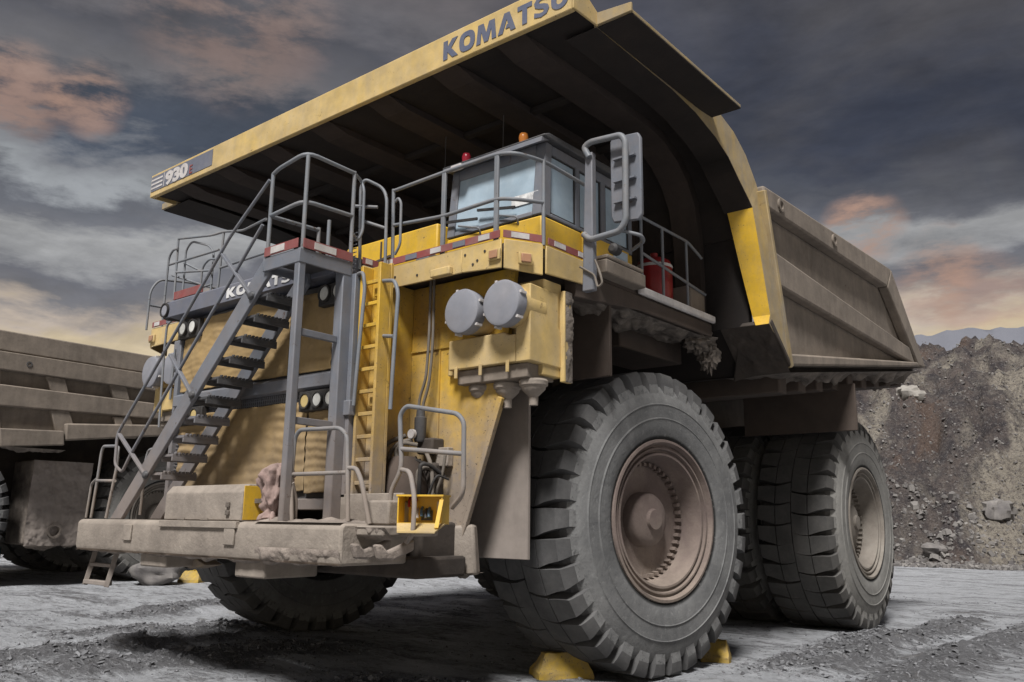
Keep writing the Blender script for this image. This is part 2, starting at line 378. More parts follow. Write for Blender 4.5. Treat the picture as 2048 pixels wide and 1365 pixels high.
def ground_h(x, y):
    near = max(0.0, 1 - max(0, math.hypot(x-1, y-1)-6)/22)
    h = .05*fbm(x*.35, y*.35, 1, 1, 3)
    rdg, wv = ridge(x, y)
    rip = abs(fbm(x*2.3+fbm(x, y, 7)*1.2, y*2.3, 3, .9, 4))
    h += near*(.030*fbm(x*1.6, y*1.6, 5, .9, 4) + .022*rip*(.5+4.5*wv)) + rdg
    # wheel footprints are pressed flat
    for fx, fy, rx, ry in ((3.0, 0, .8, .75), (-3.0, 0, .8, .75), (3.3, 6.35, .8, .75), (1.9, 6.35, .8, .75), (-3.3, 6.35, .8, .75), (-1.9, 6.35, .8, .75)):
        q = ((x-fx)/rx)**2 + ((y-fy)/ry)**2
        if q < 2.2: h = min(h, 0.0 + .06*max(0, q-1))
    if 4.55 < x < 5.75 and -1 < y < 11: h -= .035*max(0, math.sin(y*19 + 1.2*abs(x-5.15)))*(.5+.8*fbm(x*.8, y*.8, 2, 1, 2))*min(1, (5.75-x)*4, (x-4.55)*4)
    return h - .012, wv
gx = axis_lines(-8.5, 9.0, .085, 2600); gy = axis_lines(-7.0, 10.0, .085, 2600)
gv = []; wet = []
for yy in gy:
    for xx in gx:
        if abs(xx) < 60 and abs(yy) < 60: h, wv = ground_h(xx, yy)
        else: h, wv = -.012, 0
        gv.append((xx, yy, h)); wet.append(wv)
nx = len(gx)
gf = [(j*nx+i, j*nx+i+1, (j+1)*nx+i+1, (j+1)*nx+i) for j in range(len(gy)-1) for i in range(nx-1)]
me = bpy.data.meshes.new('ground'); me.from_pydata(gv, [], gf)
me.polygons.foreach_set('use_smooth', [True]*len(me.polygons))
at = me.attributes.new('churned', 'FLOAT', 'POINT'); at.data.foreach_set('value', wet)
ground = bpy.data.objects.new('ground', me); COL.objects.link(ground); ground['kind'] = 'structure'
def mud_ground():
    m = bpy.data.materials.new('pit_floor_mud'); m.use_nodes = True; t = m.node_tree; t.nodes.clear(); g = NT(t)
    co = g.n('TexCoord').outputs['Object']
    ch = g.n('Attribute', attribute_name='churned').outputs['Fac']
    rot = g.n('Mapping', {'Vector': co, 'Rotation': (0, 0, R(38)), 'Scale': (1.0, 2.6, 1.0)}).outputs[0]
    a = g.noise(rot, .35, 8, .62, .6); b = g.noise(rot, 2.2, 8, .7, .8); cc = g.noise(co, 9, 9, .78, .7)
    wv = g.math('ADD', g.math('MULTIPLY', a, .9), g.math('MULTIPLY', b, .75))
    wv = g.math('ADD', wv, g.math('MULTIPLY', cc, .35))
    f = g.rng(g.math('ADD', wv, g.math('MULTIPLY', ch, .50)), .93, 1.22)
    col = g.mix(f, (.475, .488, .515), (.150, .150, .158))
    col = g.mix(g.math('MULTIPLY', g.rng(cc, .54, .70), .6), col, (.075, .075, .082))
    col = g.mix(g.math('MULTIPLY', g.rng(b, .55, .7), .35), col, (.25, .225, .20))
    rot2 = g.n('Mapping', {'Vector': co, 'Rotation': (0, 0, R(41)), 'Scale': (1.0, 2.2, 1.0)}).outputs[0]
    fl = g.noise(rot2, 7.5, 10, .82, 1.0)
    col = g.mix(g.math('MULTIPLY', g.rng(fl, .55, .62), g.rng(b, .38, .60, .12, .75)), col, (.085, .085, .095))
    col = g.mix(g.math('MULTIPLY', g.rng(fl, .47, .41), .5), col, (.56, .57, .59))
    vo = g.n('TexVoronoi', {'Vector': rot, 'Scale': 5.5, 'Randomness': 1.0}, feature='DISTANCE_TO_EDGE').outputs['Distance']
    crack = g.math('MULTIPLY', g.rng(vo, .03, .0), g.rng(b, .45, .6))
    col = g.mix(g.math('MULTIPLY', crack, .75), col, (.045, .044, .048))
    rough = g.rng(a, .35, .65, .45, .92)
    p = g.n('BsdfPrincipled', {'Base Color': col, 'Roughness': rough, 'Specular IOR Level': .35})
    bh = g.math('ADD', g.math('MULTIPLY', b, .9), g.math('ADD', g.math('MULTIPLY', g.math('SUBTRACT', cc, fl), .6), g.math('MULTIPLY', crack, -.4)))
    g.t.links.new(g.n('Bump', {'Strength': 1.0, 'Distance': .09, 'Height': bh}).outputs[0], p.inputs['Normal'])
    g.n('OutputMaterial', {'Surface': p.outputs[0]})
    return m
m_ground = mud_ground(); me.materials.append(m_ground)

def island_mat(name, c0, c1, rough=.95):
    m = bpy.data.materials.new(name); m.use_nodes = True; t = m.node_tree; t.nodes.clear(); g = NT(t)
    rnd = g.n('NewGeometry').outputs['Random Per Island']; co = g.n('TexCoord').outputs['Object']
    n_ = g.noise(co, 9, 5, .65)
    col = g.mix(g.math('ADD', g.math('MULTIPLY', rnd, .8), g.math('MULTIPLY', g.math('SUBTRACT', n_, .4), .6)), c0, c1)
    p = g.n('BsdfPrincipled', {'Base Color': col, 'Roughness': rough})
    g.t.links.new(g.n('Bump', {'Strength': .6, 'Distance': .03, 'Height': n_}).outputs[0], p.inputs['Normal'])
    g.n('OutputMaterial', {'Surface': p.outputs[0]})
    return m
m_clod = island_mat('mud_clods', (.055, .055, .060), (.24, .243, .255))
m_scree = island_mat('loose_rock', (.085, .078, .078), (.25, .235, .22))
def chip(mb, c_, s, flat, rnd, stretch=(.55, 1.0)):
    n = rnd.choice((4, 5, 5, 6)); a0 = rnd.random()*6.28
    tilt = Matrix.Rotation(rnd.uniform(-.6, .6), 3, 'X') @ Matrix.Rotation(rnd.uniform(-.6, .6), 3, 'Y')
    st = rnd.uniform(*stretch); rz = Matrix.Rotation(rnd.random()*6.28, 3, 'Z')
    lo, hi = [], []
    for i in range(n):
        an = a0+6.283*i/n + rnd.uniform(-.3, .3); r_ = s*rnd.uniform(.7, 1.15)
        q = Vector((math.cos(an)*r_, math.sin(an)*r_*st, 0))
        lo.append(Vector(c_) + rz @ tilt @ (q + Vector((0, 0, -s*flat))))
        hi.append(Vector(c_) + rz @ tilt @ (q*rnd.uniform(.6, .85) + Vector((0, 0, s*flat*rnd.uniform(.6, 1.2)))))
    mb.loft(lo, hi)
rnd = random.Random(11)
mb = MB(); cnt = 0
while cnt < 9500:
    if rnd.random() < .55:
        a, b, wd, ht = rnd.choice(RIDGES); t = rnd.random()
        x = a[0]+(b[0]-a[0])*t + rnd.gauss(0, wd*.9); y = a[1]+(b[1]-a[1])*t + rnd.gauss(0, wd*.7)
        s = abs(rnd.gauss(.006, .02))+.008
    else:
        x = rnd.uniform(-9, 10); y = rnd.uniform(-6, 14); s = abs(rnd.gauss(.004, .011))+.005
        if fbm(x*.5, y*.5, 3, 1, 3) < -.05 and rnd.random() < .8: continue
    h, wv = ground_h(x, y)
    chip(mb, (x, y, h+s*.15), min(s*1.25, .13), rnd.uniform(.10, .26), rnd, (.28, .7)); cnt += 1
o = mb.build('mud_clods', m_clod, smooth=20); tag(o, 'loose grey mud clods and chips strewn along the wheel tracks', 'mud', kind='stuff')

# ------------------------------------------------------------------ spoil heap on the right, behind the truck
def heap_h(u, v):
    """u runs along the foot of the heap, v away from it"""
    foot = 1.6*fbm(u*.09, 0, 2, 1, 3)
    t = max(0.0, v - foot)
    h = (12.6 + 1.6*max(0, min(1, (5-u)/5)))*(1-math.exp(-(t/9.5)**1.35)) + .05*max(0, t-16)
    gul = fbm(u*.16+1.3, v*.05, 8, 1, 4)
    h *= 1.0 + .07*gul
    h += min(1, t/3)*(1.3*fbm(u*.30, v*.30, 4, .9, 5) + 1.0*fbm(u*.62, v*.13, 14, 1, 4) + .55*abs(fbm(u*1.0, v*1.0, 6, .8, 4)))
    return max(h, -.3) if t > 0 else -.3
HO = Vector((-4.3, 31.0, 0)); HU = Vector((math.cos(R(14)), math.sin(R(14)), 0)); HV = Vector((-HU.y, HU.x, 0))
def heap_p(u, v): p = HO + HU*u + HV*v; return Vector((p.x, p.y, heap_h(u, v)))
mb = MB(); mb.grid(lambda a, b: heap_p(-34 + 92*a, -2 + 40*b**1.15), 300, 130)
def heap_mat():
    m = bpy.data.materials.new('spoil'); m.use_nodes = True; t = m.node_tree; t.nodes.clear(); g = NT(t)
    co = g.n('TexCoord').outputs['Object']
    dn = g.n('Mapping', {'Vector': co, 'Rotation': (0, 0, R(-14)), 'Scale': (1.0, .35, .35)}).outputs[0]
    a = g.noise(dn, .28, 6, .6, .5); b = g.noise(co, 1.1, 8, .7); c_ = g.noise(co, 3.2, 12, .80, .4); d_ = g.noise(co, 9.0, 8, .78, .8)
    col = g.mix(g.rng(b, .35, .65), (.135, .112, .102), (.058, .052, .056))
    col = g.mix(g.math('MULTIPLY', g.rng(a, .47, .60), g.rng(c_, .36, .54)), col, (.33, .295, .245))
    col = g.mix(g.math('MULTIPLY', g.rng(a, .46, .36), .75), col, (.145, .100, .078))
    col = g.mix(g.math('MULTIPLY', g.rng(d_, .54, .62), .7), col, (.25, .24, .235))
    col = g.mix(g.math('MULTIPLY', g.rng(d_, .47, .40), .75), col, (.030, .028, .032))
    p = g.n('BsdfPrincipled', {'Base Color': col, 'Roughness': .97, 'Specular IOR Level': .2})
    g.t.links.new(g.n('Bump', {'Strength': 1.0, 'Distance': .35, 'Height': g.math('ADD', b, g.math('ADD', g.math('MULTIPLY', c_, .6), g.math('MULTIPLY', d_, .4)))}).outputs[0], p.inputs['Normal'])
    g.n('OutputMaterial', {'Surface': p.outputs[0]}); return m
o = mb.build('spoil_heap', heap_mat(), smooth=60); tag(o, None, kind='structure')
mb = MB()
for i in range(9000):
    u = rnd.uniform(-4, 18); v = -2.2 + 26*rnd.random()**1.5
    p = heap_p(u, v)
    if p.z < .02: p.z = 0.0
    s = min(.34, .03+abs(rnd.gauss(0, .05))) * (.8 + .7*(v < 3.0))
    chip(mb, p + Vector((0, 0, s*.2)), s, rnd.uniform(.35, .7), rnd)
o = mb.build('loose_rock', m_scree, smooth=15); tag(o, 'loose broken rock scattered over the slope of the spoil heap', 'rubble', kind='stuff')
def boulder(u, v, r, material, label, seed):
    p = heap_p(u, v); p.z = max(p.z, 0)
    b = MB().blob((0, 0, 0), r, seed, .55, 1.3, 18, 12).build('boulder', material, smooth=32)
    b.location = p + Vector((0, 0, .25*r[2])); tag(b, label, 'boulder', 'boulders on the spoil heap')
    return b
boulder(2.9, 9.0, (.75, .6, .5), m_rockp, 'pale angular boulder high on the spoil heap slope', 3)
boulder(6.2, 2.6, (.62, .55, .55), m_rock, 'rounded grey-brown boulder low on the spoil heap, near the photo\'s right edge', 8)
boulder(3.4, .2, (.45, .4, .35), m_rock, 'dark boulder at the foot of the spoil heap', 12)
# distant mountains to the north
mb = MB()
def mtn(a, b):
    az = R(72 + 46*a); d = 1500 + 900*b
    prof = (1-abs(2*b-.9)) if b < .95 else 0
    env = min(1, (1-a)*5)*min(1, a*9)
    h = max(0, prof)*env*(402 + 14*fbm(a*14, b*2, 2, 1, 5)) + 9*fbm(a*40, b*20, 5, 1, 4)*env
    return Vector((math.cos(az)*d, math.sin(az)*d, h-4))
mb.grid(mtn, 160, 24)
m_mtn = mat('haze_blue_mountain', (.16, .165, .19), .95, dirt=(.12, .125, .15), amt=.5, k=1, scale=.01, bump=.3, bscale=.05)  # bluish base colour stands in for the haze of distance
o = mb.build('mountain_range', m_mtn, smooth=60); tag(o, None, kind='structure')
# ------------------------------------------------------------------ wheels (built round their own centre; local +X points outwards)
def tyre_mb(NL=34, flat=1.735):
    mb = MB(); XC = -.62
    prof = [(-.02, .895), (.03, .97), (.05, 1.10), (.056, 1.175), (.064, 1.185), (.052, 1.20), (.052, 1.345), (.060, 1.355), (.046, 1.37), (.025, 1.45), (-.01, 1.53), (-.05, 1.585), (-.12, 1.625)]
    full = prof + [(2*XC-x, r) for x, r in prof[::-1]]
    mb.lathe(full, 'x', (0, 0, 0), 96, cap=False)
    pit = 2*math.pi/NL
    def block(st, th0, side):
        ring = []
        for (x, rt_, rb, hw, sh) in st:
            xx = x if side > 0 else 2*XC-x
            ring.append([(xx, r_*math.cos(th0+(sh+q)*pit), r_*math.sin(th0+(sh+q)*pit)) for r_, q in ((rb, -hw-.03), (rt_, -hw), (rt_, hw), (rb, hw+.03))])
        o = len(mb.v)
        for r_ in ring: mb.v += r_
        for i in range(len(ring)-1):
            a = o+4*i
            mb.f += [(a+j, a+(j+1) % 4, a+4+(j+1) % 4, a+4+j) for j in range(4)]
        mb.f += [(o, o+1, o+2, o+3), tuple(o+4*(len(ring)-1)+j for j in (3, 2, 1, 0))]
    for i in range(NL):
        for side in (1, -1):
            th = pit*(i + (.5 if side < 0 else 0))
            jit = random.uniform(-.012, .008); th += random.uniform(-.04, .04)*pit; wj = random.uniform(.93, 1.04)
            block([(.006, 1.60, 1.46, .29*wj, .0), (-.022, 1.715+jit, 1.48, .325*wj, .0), (-.055, 1.760+jit, 1.52, .335*wj, .01), (-.20, 1.768+jit*.5, 1.56, .385, .06), (-.345, 1.774, 1.57, .445, .14)], th, side)
            block([(-.362, 1.774, 1.57, .45, .15), (-.48, 1.776, 1.57, .47, .12), (-.612, 1.777, 1.57, .478, .02)], th, side)
    mb.v = [(x + (.03*(max(0, -z-1.45)/.3) if x > XC else -.03*(max(0, -z-1.45)/.3)), y, max(z, -flat)) for x, y, z in mb.v]
    return mb
def rim_mb():
    mb = MB()
    mb.lathe([(-.08, .90), (.0, .945), (.035, .935), (.04, .905), (.0, .885), (-.03, .875), (-.03, .855), (.0, .845), (.0, .825), (-.05, .815), (-.055, .79), (-.02, .78), (-.02, .755), (-.10, .735), (-.30, .70), (-.345, .68), (-.35, .60),
              (-.365, .36), (-.36, .325), (-.24, .315), (-.205, .295), (-.18, .22), (-.165, .13), (-.125, .115), (-.12, .0)], 'x', (0, 0, 0), 72, cap=False)
    return mb
def studs_mb():
    mb = MB()
    for i in range(44):
        a = 2*math.pi*i/44
        c_, s_ = math.cos(a), math.sin(a); rad = Vector((0, c_, s_))
        mb.bar(Vector((-.36, 0, 0)) + rad*.655, Vector((-.265, 0, 0)) + rad*.655, .042, .042, rad)
    return mb
def tyre_data(m_wall, m_trd):
    me = tyre_mb().build('tyre', m_wall, smooth=28).data; me.materials.append(m_trd)
    for p in me.polygons:
        r_ = max(math.hypot(me.vertices[i].co.y, me.vertices[i].co.z) for i in p.vertices)
        if r_ > 1.63 or all(-1.2 < me.vertices[i].co.x < -.05 and math.hypot(me.vertices[i].co.y, me.vertices[i].co.z) > 1.45 for i in p.vertices): p.material_index = 1
    return me
T_F = tyre_data(m_rub, m_tread); T_R = tyre_data(m_rubd, m_treadr)
RIM_F = rim_mb().build('wheel', m_rim, smooth=50).data; RIM_R = rim_mb().build('wheel', m_rimr, smooth=50).data
ST_F = studs_mb().build('stud_ring', m_rim).data; ST_R = studs_mb().build('stud_ring', m_rimr).data
for ob in [ob for ob in COL.objects if ob.name.split('.')[0] in ('tyre', 'wheel', 'stud_ring')]: bpy.data.objects.remove(ob)
def wheel(parent, loc, rz, front, spin=0.0):
    o = bpy.data.objects.new('wheel', RIM_F if front else RIM_R); COL.objects.link(o); o.parent = parent
    o.location = loc; o.rotation_euler = (0, 0, rz)
    for nm, d in (('tyre', T_F if front else T_R), ('stud_ring', ST_F if front else ST_R)):
        c_ = bpy.data.objects.new(nm, d); COL.objects.link(c_); c_.parent = o
        if nm == 'stud_ring': c_['kind'] = 'stuff'
    return o

# ------------------------------------------------------------------ the haul truck
T = empty('haul_truck', (0, 0, DZ))
tag(T, 'giant yellow mining dump truck with front stairs, parked nose to the camera', 'dump truck', 'dump trucks parked side by side')
STEER = R(-9)
wheel(T, (3.60, 0, 1.80), STEER, True); wheel(T, (-3.60, 0, 1.80), math.pi + STEER, True)
for sg in (1, -1):
    rz = 0 if sg > 0 else math.pi
    wheel(T, (sg*3.95, 6.35, 1.80), rz, False); wheel(T, (sg*2.52, 6.35, 1.80), rz, False)

# chassis, axles, suspension
ch = MB()
for sg in (1, -1): ch.box(sg*.75, sg*1.15, -2.6, 9.0, 1.75, 2.75)
ch.box(-1.15, 1.15, -2.6, -1.9, 1.35, 2.2); ch.box(-1.1, 1.1, 2.2, 3.0, 1.8, 2.6)
ch.build('chassis', m_chas, T, .02)
MB().lathe([(-2.35, .32), (-2.0, .45), (-1.2, .5), (1.2, .5), (2.0, .45), (2.35, .32)], 'x', (0, 0, 1.78), 20).build('front_axle', m_chas, T)
MB().lathe([(-2.4, .62), (-1.2, .70), (-1.0, .95), (1.0, .95), (1.2, .70), (2.4, .62)], 'x', (0, 6.35, 1.8), 24).build('rear_axle', m_chas, T)
for sg in (1, -1):
    MB().lathe([(1.35, .22), (2.2, .24), (2.25, .34), (3.95, .34), (4.1, .2)], 'z', (sg*1.95, .05, 0), 18).build('suspension_strut', m_chas, T)
    MB().box(sg*1.2, sg*2.0, 1.6, 4.0, 1.5, 3.1).build('tank', m_chas, T, .06)
MB().box(-1.6, 1.6, -2.3, -.2, 2.2, 4.35).box(-2.2, 2.2, -.3, 1.0, 2.9, 4.2).build('engine_bay', m_chas, T, .03)

# ---- bumper
bp = MB()
bp.prism([(-4.0, 1.36), (-4.02, 1.42), (-4.02, 1.70), (-3.98, 1.735), (-3.2, 1.735), (-3.2, 1.36)], 'x', -2.50, 2.62)
bumper = bp.build('bumper', m_mud, T, .03)
MB().box(2.615, 2.98, -3.85, -3.15, 1.62, 1.715).build('step_shelf', m_mud, bumper, .02)
for x0, x1, z0, z1 in ((.92, 1.42, 1.19, 1.37), (-.98, -.42, 1.22, 1.37)):
    MB().box(x0, x1, -3.95, -3.3, z0, z1).build('bumper_foot', m_mud, bumper, .02)
for x in (-1.10, .98):
    MB().box(x-.16, x+.02, -4.045, -4.021, 1.50, 1.68).build('cover_plate', m_mud, bumper, .008)
MB().box(.95, 2.75, -3.2, -2.5, 1.22, 1.42).box(-2.3, 2.6, -3.0, -2.5, 1.36, 1.75).build('under_beam', m_chas, T, .03)
for i, x in enumerate((2.74, 3.04)):
    MB().prism([(-4.0, 1.56), (-3.93, 1.56), (-3.86, 1.50), (-3.55, 1.60), (-3.55, 1.50), (-3.80, 1.42), (-3.95, 1.43)], 'x', x-.035, x+.035).build('tow_hook', m_mudr, bumper, .02)
def crust_strip(fn, nn, nm, parent, amp, seed, down=(0, 0, -1), fr=3.0, material=None):
    """mud caked along an edge: fn(a, b) gives the steel surface, noise builds it out along 'down'"""
    dn = Vector(down)
    def f(a, b):
        p = Vector(fn(a, b)); q = fbm(p.x*fr+seed, p.y*fr, p.z*fr, .9, 5); q2 = fbm(p.x*fr*.4, p.y*fr*.4+seed, p.z, 1, 2)
        env = min(1, 6*b, 6*(1-b), 8*a, 8*(1-a))
        return p + dn*(amp*env*max(0.0, .35 + .8*q + .7*q2)) + Vector((.3, .3, .1))*amp*env*.5*fbm(p.y*fr*1.7, p.x*fr*1.7, seed+p.z*fr)
    return MB().grid(f, *nn).build(nm, material or m_crust, parent, smooth=70)
crust_strip(lambda a, b: (1.35+1.27*a, -4.03 + .06*b*b, 1.50-.15*b if b < .9 else 1.36), (70, 14), 'mud_crust', bumper, .035, 3, (0, -.8, -.5), 9, m_mudr)
crust_strip(lambda a, b: (1.3+1.3*a, -4.02+.5*b, 1.736), (70, 30), 'mud_crust', bumper, .035, 5, (0, 0, 1), 6, m_mudr)
crust_strip(lambda a, b: (2.55+.46*a, -3.86+.12*b, 1.70-.11*b), (40, 14), 'mud_crust', bumper, .05, 9, (0, -.6, -.6), 9, m_mudr)
crust_strip(lambda a, b: (-2.5+5.1*a, -4.02+.12*b, 1.365), (120, 8), 'mud_crust', bumper, .035, 11, (0, -.2, -1), 7, m_mudr)
MB().prism([(-.62, 1.40), (-.40, 1.42), (-.33, 1.30), (-.16, 1.25), (-.44, 1.20), (-.52, 1.20)], 'y', -3.62, -3.40).build('tow_bracket', m_yel, bumper, .01)
# hanging access step under the left end of the bumper
ls = MB()
for x in (-2.42, -1.86): ls.bar((x, -3.78, 1.38), (x-.04, -3.86, .93), .06, .06)
ls.bar((-2.46, -3.84, .97), (-1.90, -3.84, .97), .10, .05); ls.bar((-2.43, -3.81, 1.18), (-1.87, -3.81, 1.18), .08, .04)
ls.build('hanging_step', m_flap, bumper, .006)

# ---- radiator housing with the tarp-covered grille
hous = MB().box(-1.72, 1.72, -3.22, -1.6, 1.95, 4.36).build('radiator_housing', m_dark, T, .02)
def tarp(x0, x1, z0, z1, seed, rip):
    def f(a, b):
        x = x0+(x1-x0)*a; z = z0+(z1-z0)*b
        sag = .05*(4*(a-.5)**2)
        y = -3.262 - .006*math.sin(z*rip*1.3 + 2.0*fbm(x*.6, z*.5, seed, 1, 3)*3 + 3*sag)*(.45+1.1*fbm(x*.9, z*.9, seed+5, 1, 2)) - .022*(fbm(x*1.1, z*1.4, seed+2, .8, 6)) - .016*abs(fbm(x*2.1+z*.6, z*.8, seed+8, 1, 3)) - .012*(1-4*(a-.5)**2)
        return (x + .012*fbm(z*3, 1, seed), y, z + .015*fbm(x*3, 2, seed))
    return MB().grid(f, 130, 70)
for x0, x1, z0, z1, sd_, rp in ((-1.66, .62, 3.36, 4.30, 1, 62), (.64, 1.40, 3.36, 4.26, 9, 40), (-1.60, 1.04, 2.06, 3.04, 4, 44), (1.06, 1.62, 2.04, 2.92, 6, 50)):
    o = tarp(x0, x1, z0, z1, sd_, rp).build('tarp_sheet', m_card, hous, smooth=80)
    so = o.modifiers.new('thick', 'SOLIDIFY'); so.thickness = .008
MB().prism([(1.40, 3.95), (1.62, 4.10), (1.66, 3.72), (1.55, 3.55), (1.42, 3.66)], 'y', -3.33, -3.30).build('tarp_flap', m_card, hous)
MB().prism([(-3.26, 3.15), (-3.34, 3.17), (-3.34, 3.30), (-3.26, 3.34)], 'x', -1.70, 1.70).build('grille_bar', m_grey, hous, .006)
gm = MB()
for i in range(80):
    x = -1.6+i*.041; gm.bar((x, -3.245, 2.98), (x, -3.245, 3.15), .012, .008)
for z in (2.99, 3.03, 3.07, 3.11): gm.bar((-1.62, -3.24, z), (1.62, -3.24, z), .006, .010)
for z in np.arange(2.1, 3.0, .045):
    gm.bar((-1.70, -3.24, z), (-1.60, -3.24, z), .006, .010); gm.bar((1.60, -3.24, z+1.9), (1.70, -3.24, z+1.9), .006, .01)
gm.build('grille_mesh', m_grey, hous)
for sg in (1, -1):
    MB().box(sg*1.70, sg*1.78, -3.30, -3.10, 1.98, 4.36).build('housing_edge', m_grey, hous, .008)
# lamps
def lamp(x, y, z, r, material, parent):
    lp = MB().lathe([(0, r*.3), (-.012, r*.75), (-.006, r*.93)], 'y', (x, y-.012, z), 24).build('lamp', material, parent, smooth=60)
    MB().lathe([(.02, r*1.16), (-.02, r*1.16), (-.02, r*.95), (.01, r*.93)], 'y', (x, y-.012, z), 24, cap=False).build('lamp_ring', m_black, lp)
    return lp
for sg in (1, -1):
    b = MB().box(sg*.98, sg*1.66, -3.345, -3.24, 2.91, 3.13).build('lamp_box', m_black, hous, .01)
    for k_, (x, mt) in enumerate(((1.115, m_amber), (1.325, m_lens), (1.535, m_lens))): lamp(sg*x, -3.35, 3.02, .078, mt, b)
    b = MB().box(sg*1.22, sg*1.72, -3.345, -3.24, 4.06, 4.30).build('lamp_box', m_black, hous, .01)
    for x in (1.345, 1.575): lamp(sg*x, -3.35, 4.19, .085, m_lens, b)
# slate band with white lettering above the grille
band = MB().prism([(-3.42, 4.375), (-3.42, 4.58), (-3.34, 4.63), (-2.84, 4.63), (-2.84, 4.375)], 'x', -1.95, 1.55).build('hood_band', m_navy, T, .006, smooth=20)
for sg in (-1,):
    e = MB().lathe([(0, .10), (-.30, .13), (-.34, .125), (-.36, .0)], 'y', (sg*1.96, -3.06, 4.48), 20).build('lamp_housing', m_black, T, smooth=50)
    lamp(sg*1.96, -3.42, 4.48, .085, m_can, e)
# ---- lettering outlines (unit height, heavy block capitals)
def sup(cx, cy, rx, ry, n=2.6, k_=40):
    return [(cx+rx*math.copysign(abs(math.cos(t))**(2/n), math.cos(t)), cy+ry*math.copysign(abs(math.sin(t))**(2/n), math.sin(t))) for t in [2*math.pi*i/k_ for i in range(k_)]]
def arcp(cx, cy, rx, ry, a0, a1, k_=14): return [(cx+rx*math.cos(R(a0+(a1-a0)*i/k_)), cy+ry*math.sin(R(a0+(a1-a0)*i/k_))) for i in range(k_+1)]
LET = {
 'K': (.92, [[(0, 0), (.27, 0), (.27, .38), (.58, 0), (.93, 0), (.50, .52), (.90, 1), (.56, 1), (.27, .64), (.27, 1), (0, 1)]]),
 'O': (.96, [sup(.48, .5, .48, .52), sup(.48, .5, .205, .255)[::-1]]),
 'M': (1.18, [[(0, 0), (.25, 0), (.29, .60), (.47, .0), (.71, 0), (.89, .60), (.93, 0), (1.18, 0), (1.08, 1), (.76, 1), (.59, .45), (.42, 1), (.10, 1)]]),
 'A': (1.02, [[(0, 0), (.28, 0), (.51, .66), (.60, .40), (.52, .40), (.44, .19), (.67, .19), (.74, 0), (1.02, 0), (.66, 1), (.36, 1)]]),
 'T': (.80, [[(.27, 0), (.53, 0), (.53, .76), (.80, .76), (.80, 1), (0, 1), (0, .76), (.27, .76)]]),
 'S': (.84, [[(.02, .06), (.40, -.03), (.70, .05), (.83, .28), (.76, .48), (.56, .59), (.33, .66), (.27, .73), (.33, .80), (.50, .81), (.74, .73), (.77, .95), (.48, 1.03), (.18, .97), (.02, .76), (.07, .54), (.27, .42), (.51, .34), (.57, .27), (.51, .19), (.33, .18), (.04, .29)]]),
 'U': (.88, [[(0, 1), (0, .36)] + arcp(.44, .36, .44, .39, 180, 360) + [(.88, 1), (.61, 1), (.61, .37)] + arcp(.44, .37, .17, .17, 360, 180)[1:-1] + [(.27, .37), (.27, 1)]]),
}
def word(txt, x0, z0, h, wtot, y, material, parent, slant=0.0, tilt=0.0):
    gap = .10; tw = sum(LET[c_][0] for c_ in txt) + gap*(len(txt)-1); sxl = wtot/tw; x = x0
    for c_ in txt:
        wd, loops = LET[c_]
        vs, fs = poly_mesh([[(p[0]*sxl, p[1]*h) for p in lp] for lp in loops], .003)
        m_ = MB().add([(x+v[0]+slant*v[1], y - v[2], z0+v[1]) for v in vs], fs)
        m_.build('letter', material, parent)
        x += (wd+gap)*sxl
word('KOMATSU', -.50, 4.415, .125, 1.50, -3.427, m_white, band)
# yellow side cheeks behind the ladder, both sides
for sg in (1, -1):
    mb = MB().prism([(sg*1.79, 1.5), (sg*2.60, 1.5), (sg*2.68, 1.75), (sg*3.12, 2.95), (sg*3.30, 4.36), (sg*1.79, 4.36)], 'y', -2.44, -2.38)
    ck = mb.build('front_cheek', m_yel, T, .008)
    MB().bar((sg*2.64, -2.46, 1.60), (sg*3.14, -2.46, 3.0), .05, .06).build('cheek_trim', m_yel, ck, .008)
    MB().box(sg*1.73, sg*1.785, -3.08, -2.38, 1.6, 4.36).build('housing_side', m_yel, T, .006)
    MB().box(sg*2.32, sg*3.16, -2.03, -1.99, 1.38, 4.3).build('mud_flap', m_flap, T, .008)
    MB().bar((sg*2.62, -2.42, 1.72), (sg*2.66, -2.40, 1.22), .16, .26).build('frame_horn', m_mud, T, .03)
MB().bar((1.80, -2.452, 3.62), (2.6, -2.452, 3.62), .012, .02).bar((2.25, -2.452, 2.6), (2.25, -2.452, 3.6), .012, .02).build('panel_seam', m_yel, T)
# ---- vertical yellow ladder
lad = MB().box(1.60, 2.12, -3.10, -3.06, 1.78, 4.46).build('ladder_panel', m_yel, T, .006)
for x in (1.82, 2.10): MB().box(x-.02, x+.02, -3.25, -3.102, 1.86, 4.44).build('ladder_rail', m_yel, lad, .006)
for i in range(10):
    z = 2.13 + i*.235
    MB().box(1.842, 2.078, -3.235, -3.20, z-.02, z+.02).build('rung', m_yel, lad, .005)
for z in (2.05, 2.92, 3.78, 4.1): MB().box(1.93, 2.01, -3.16, -3.102, z, z+.10).build('bracket', m_yel, lad, .008)
def rail(name, pts, r=.024, fil=.08, parent=None, material=None, extra=()):
    r *= .86
    mb = MB().tube(pts, r, 10, fil)
    for e in extra: mb.tube(e, r, 10, fil)
    return mb.build(name, material or m_rail, parent or T, smooth=60)
rail('handrail', [(1.77, -3.26, 4.36), (1.9, -3.3, 4.35), (1.94, -3.3, 4.17), (1.89, -3.3, 3.5), (1.85, -3.3, 2.92)], .024)
rail('handrail', [(2.1, -3.2, 4.24), (2.4, -3.3, 4.17), (2.46, -3.3, 4.03), (2.43, -3.3, 3.44), (2.41, -3.3, 2.84)], .024, extra=[[(2.42, -3.3, 3.58), (2.01, -3.12, 3.67)]])
MB().box(1.62, 1.82, -3.33, -3.10, 2.82, 2.98).build('rail_bracket', m_grey, T, .01)

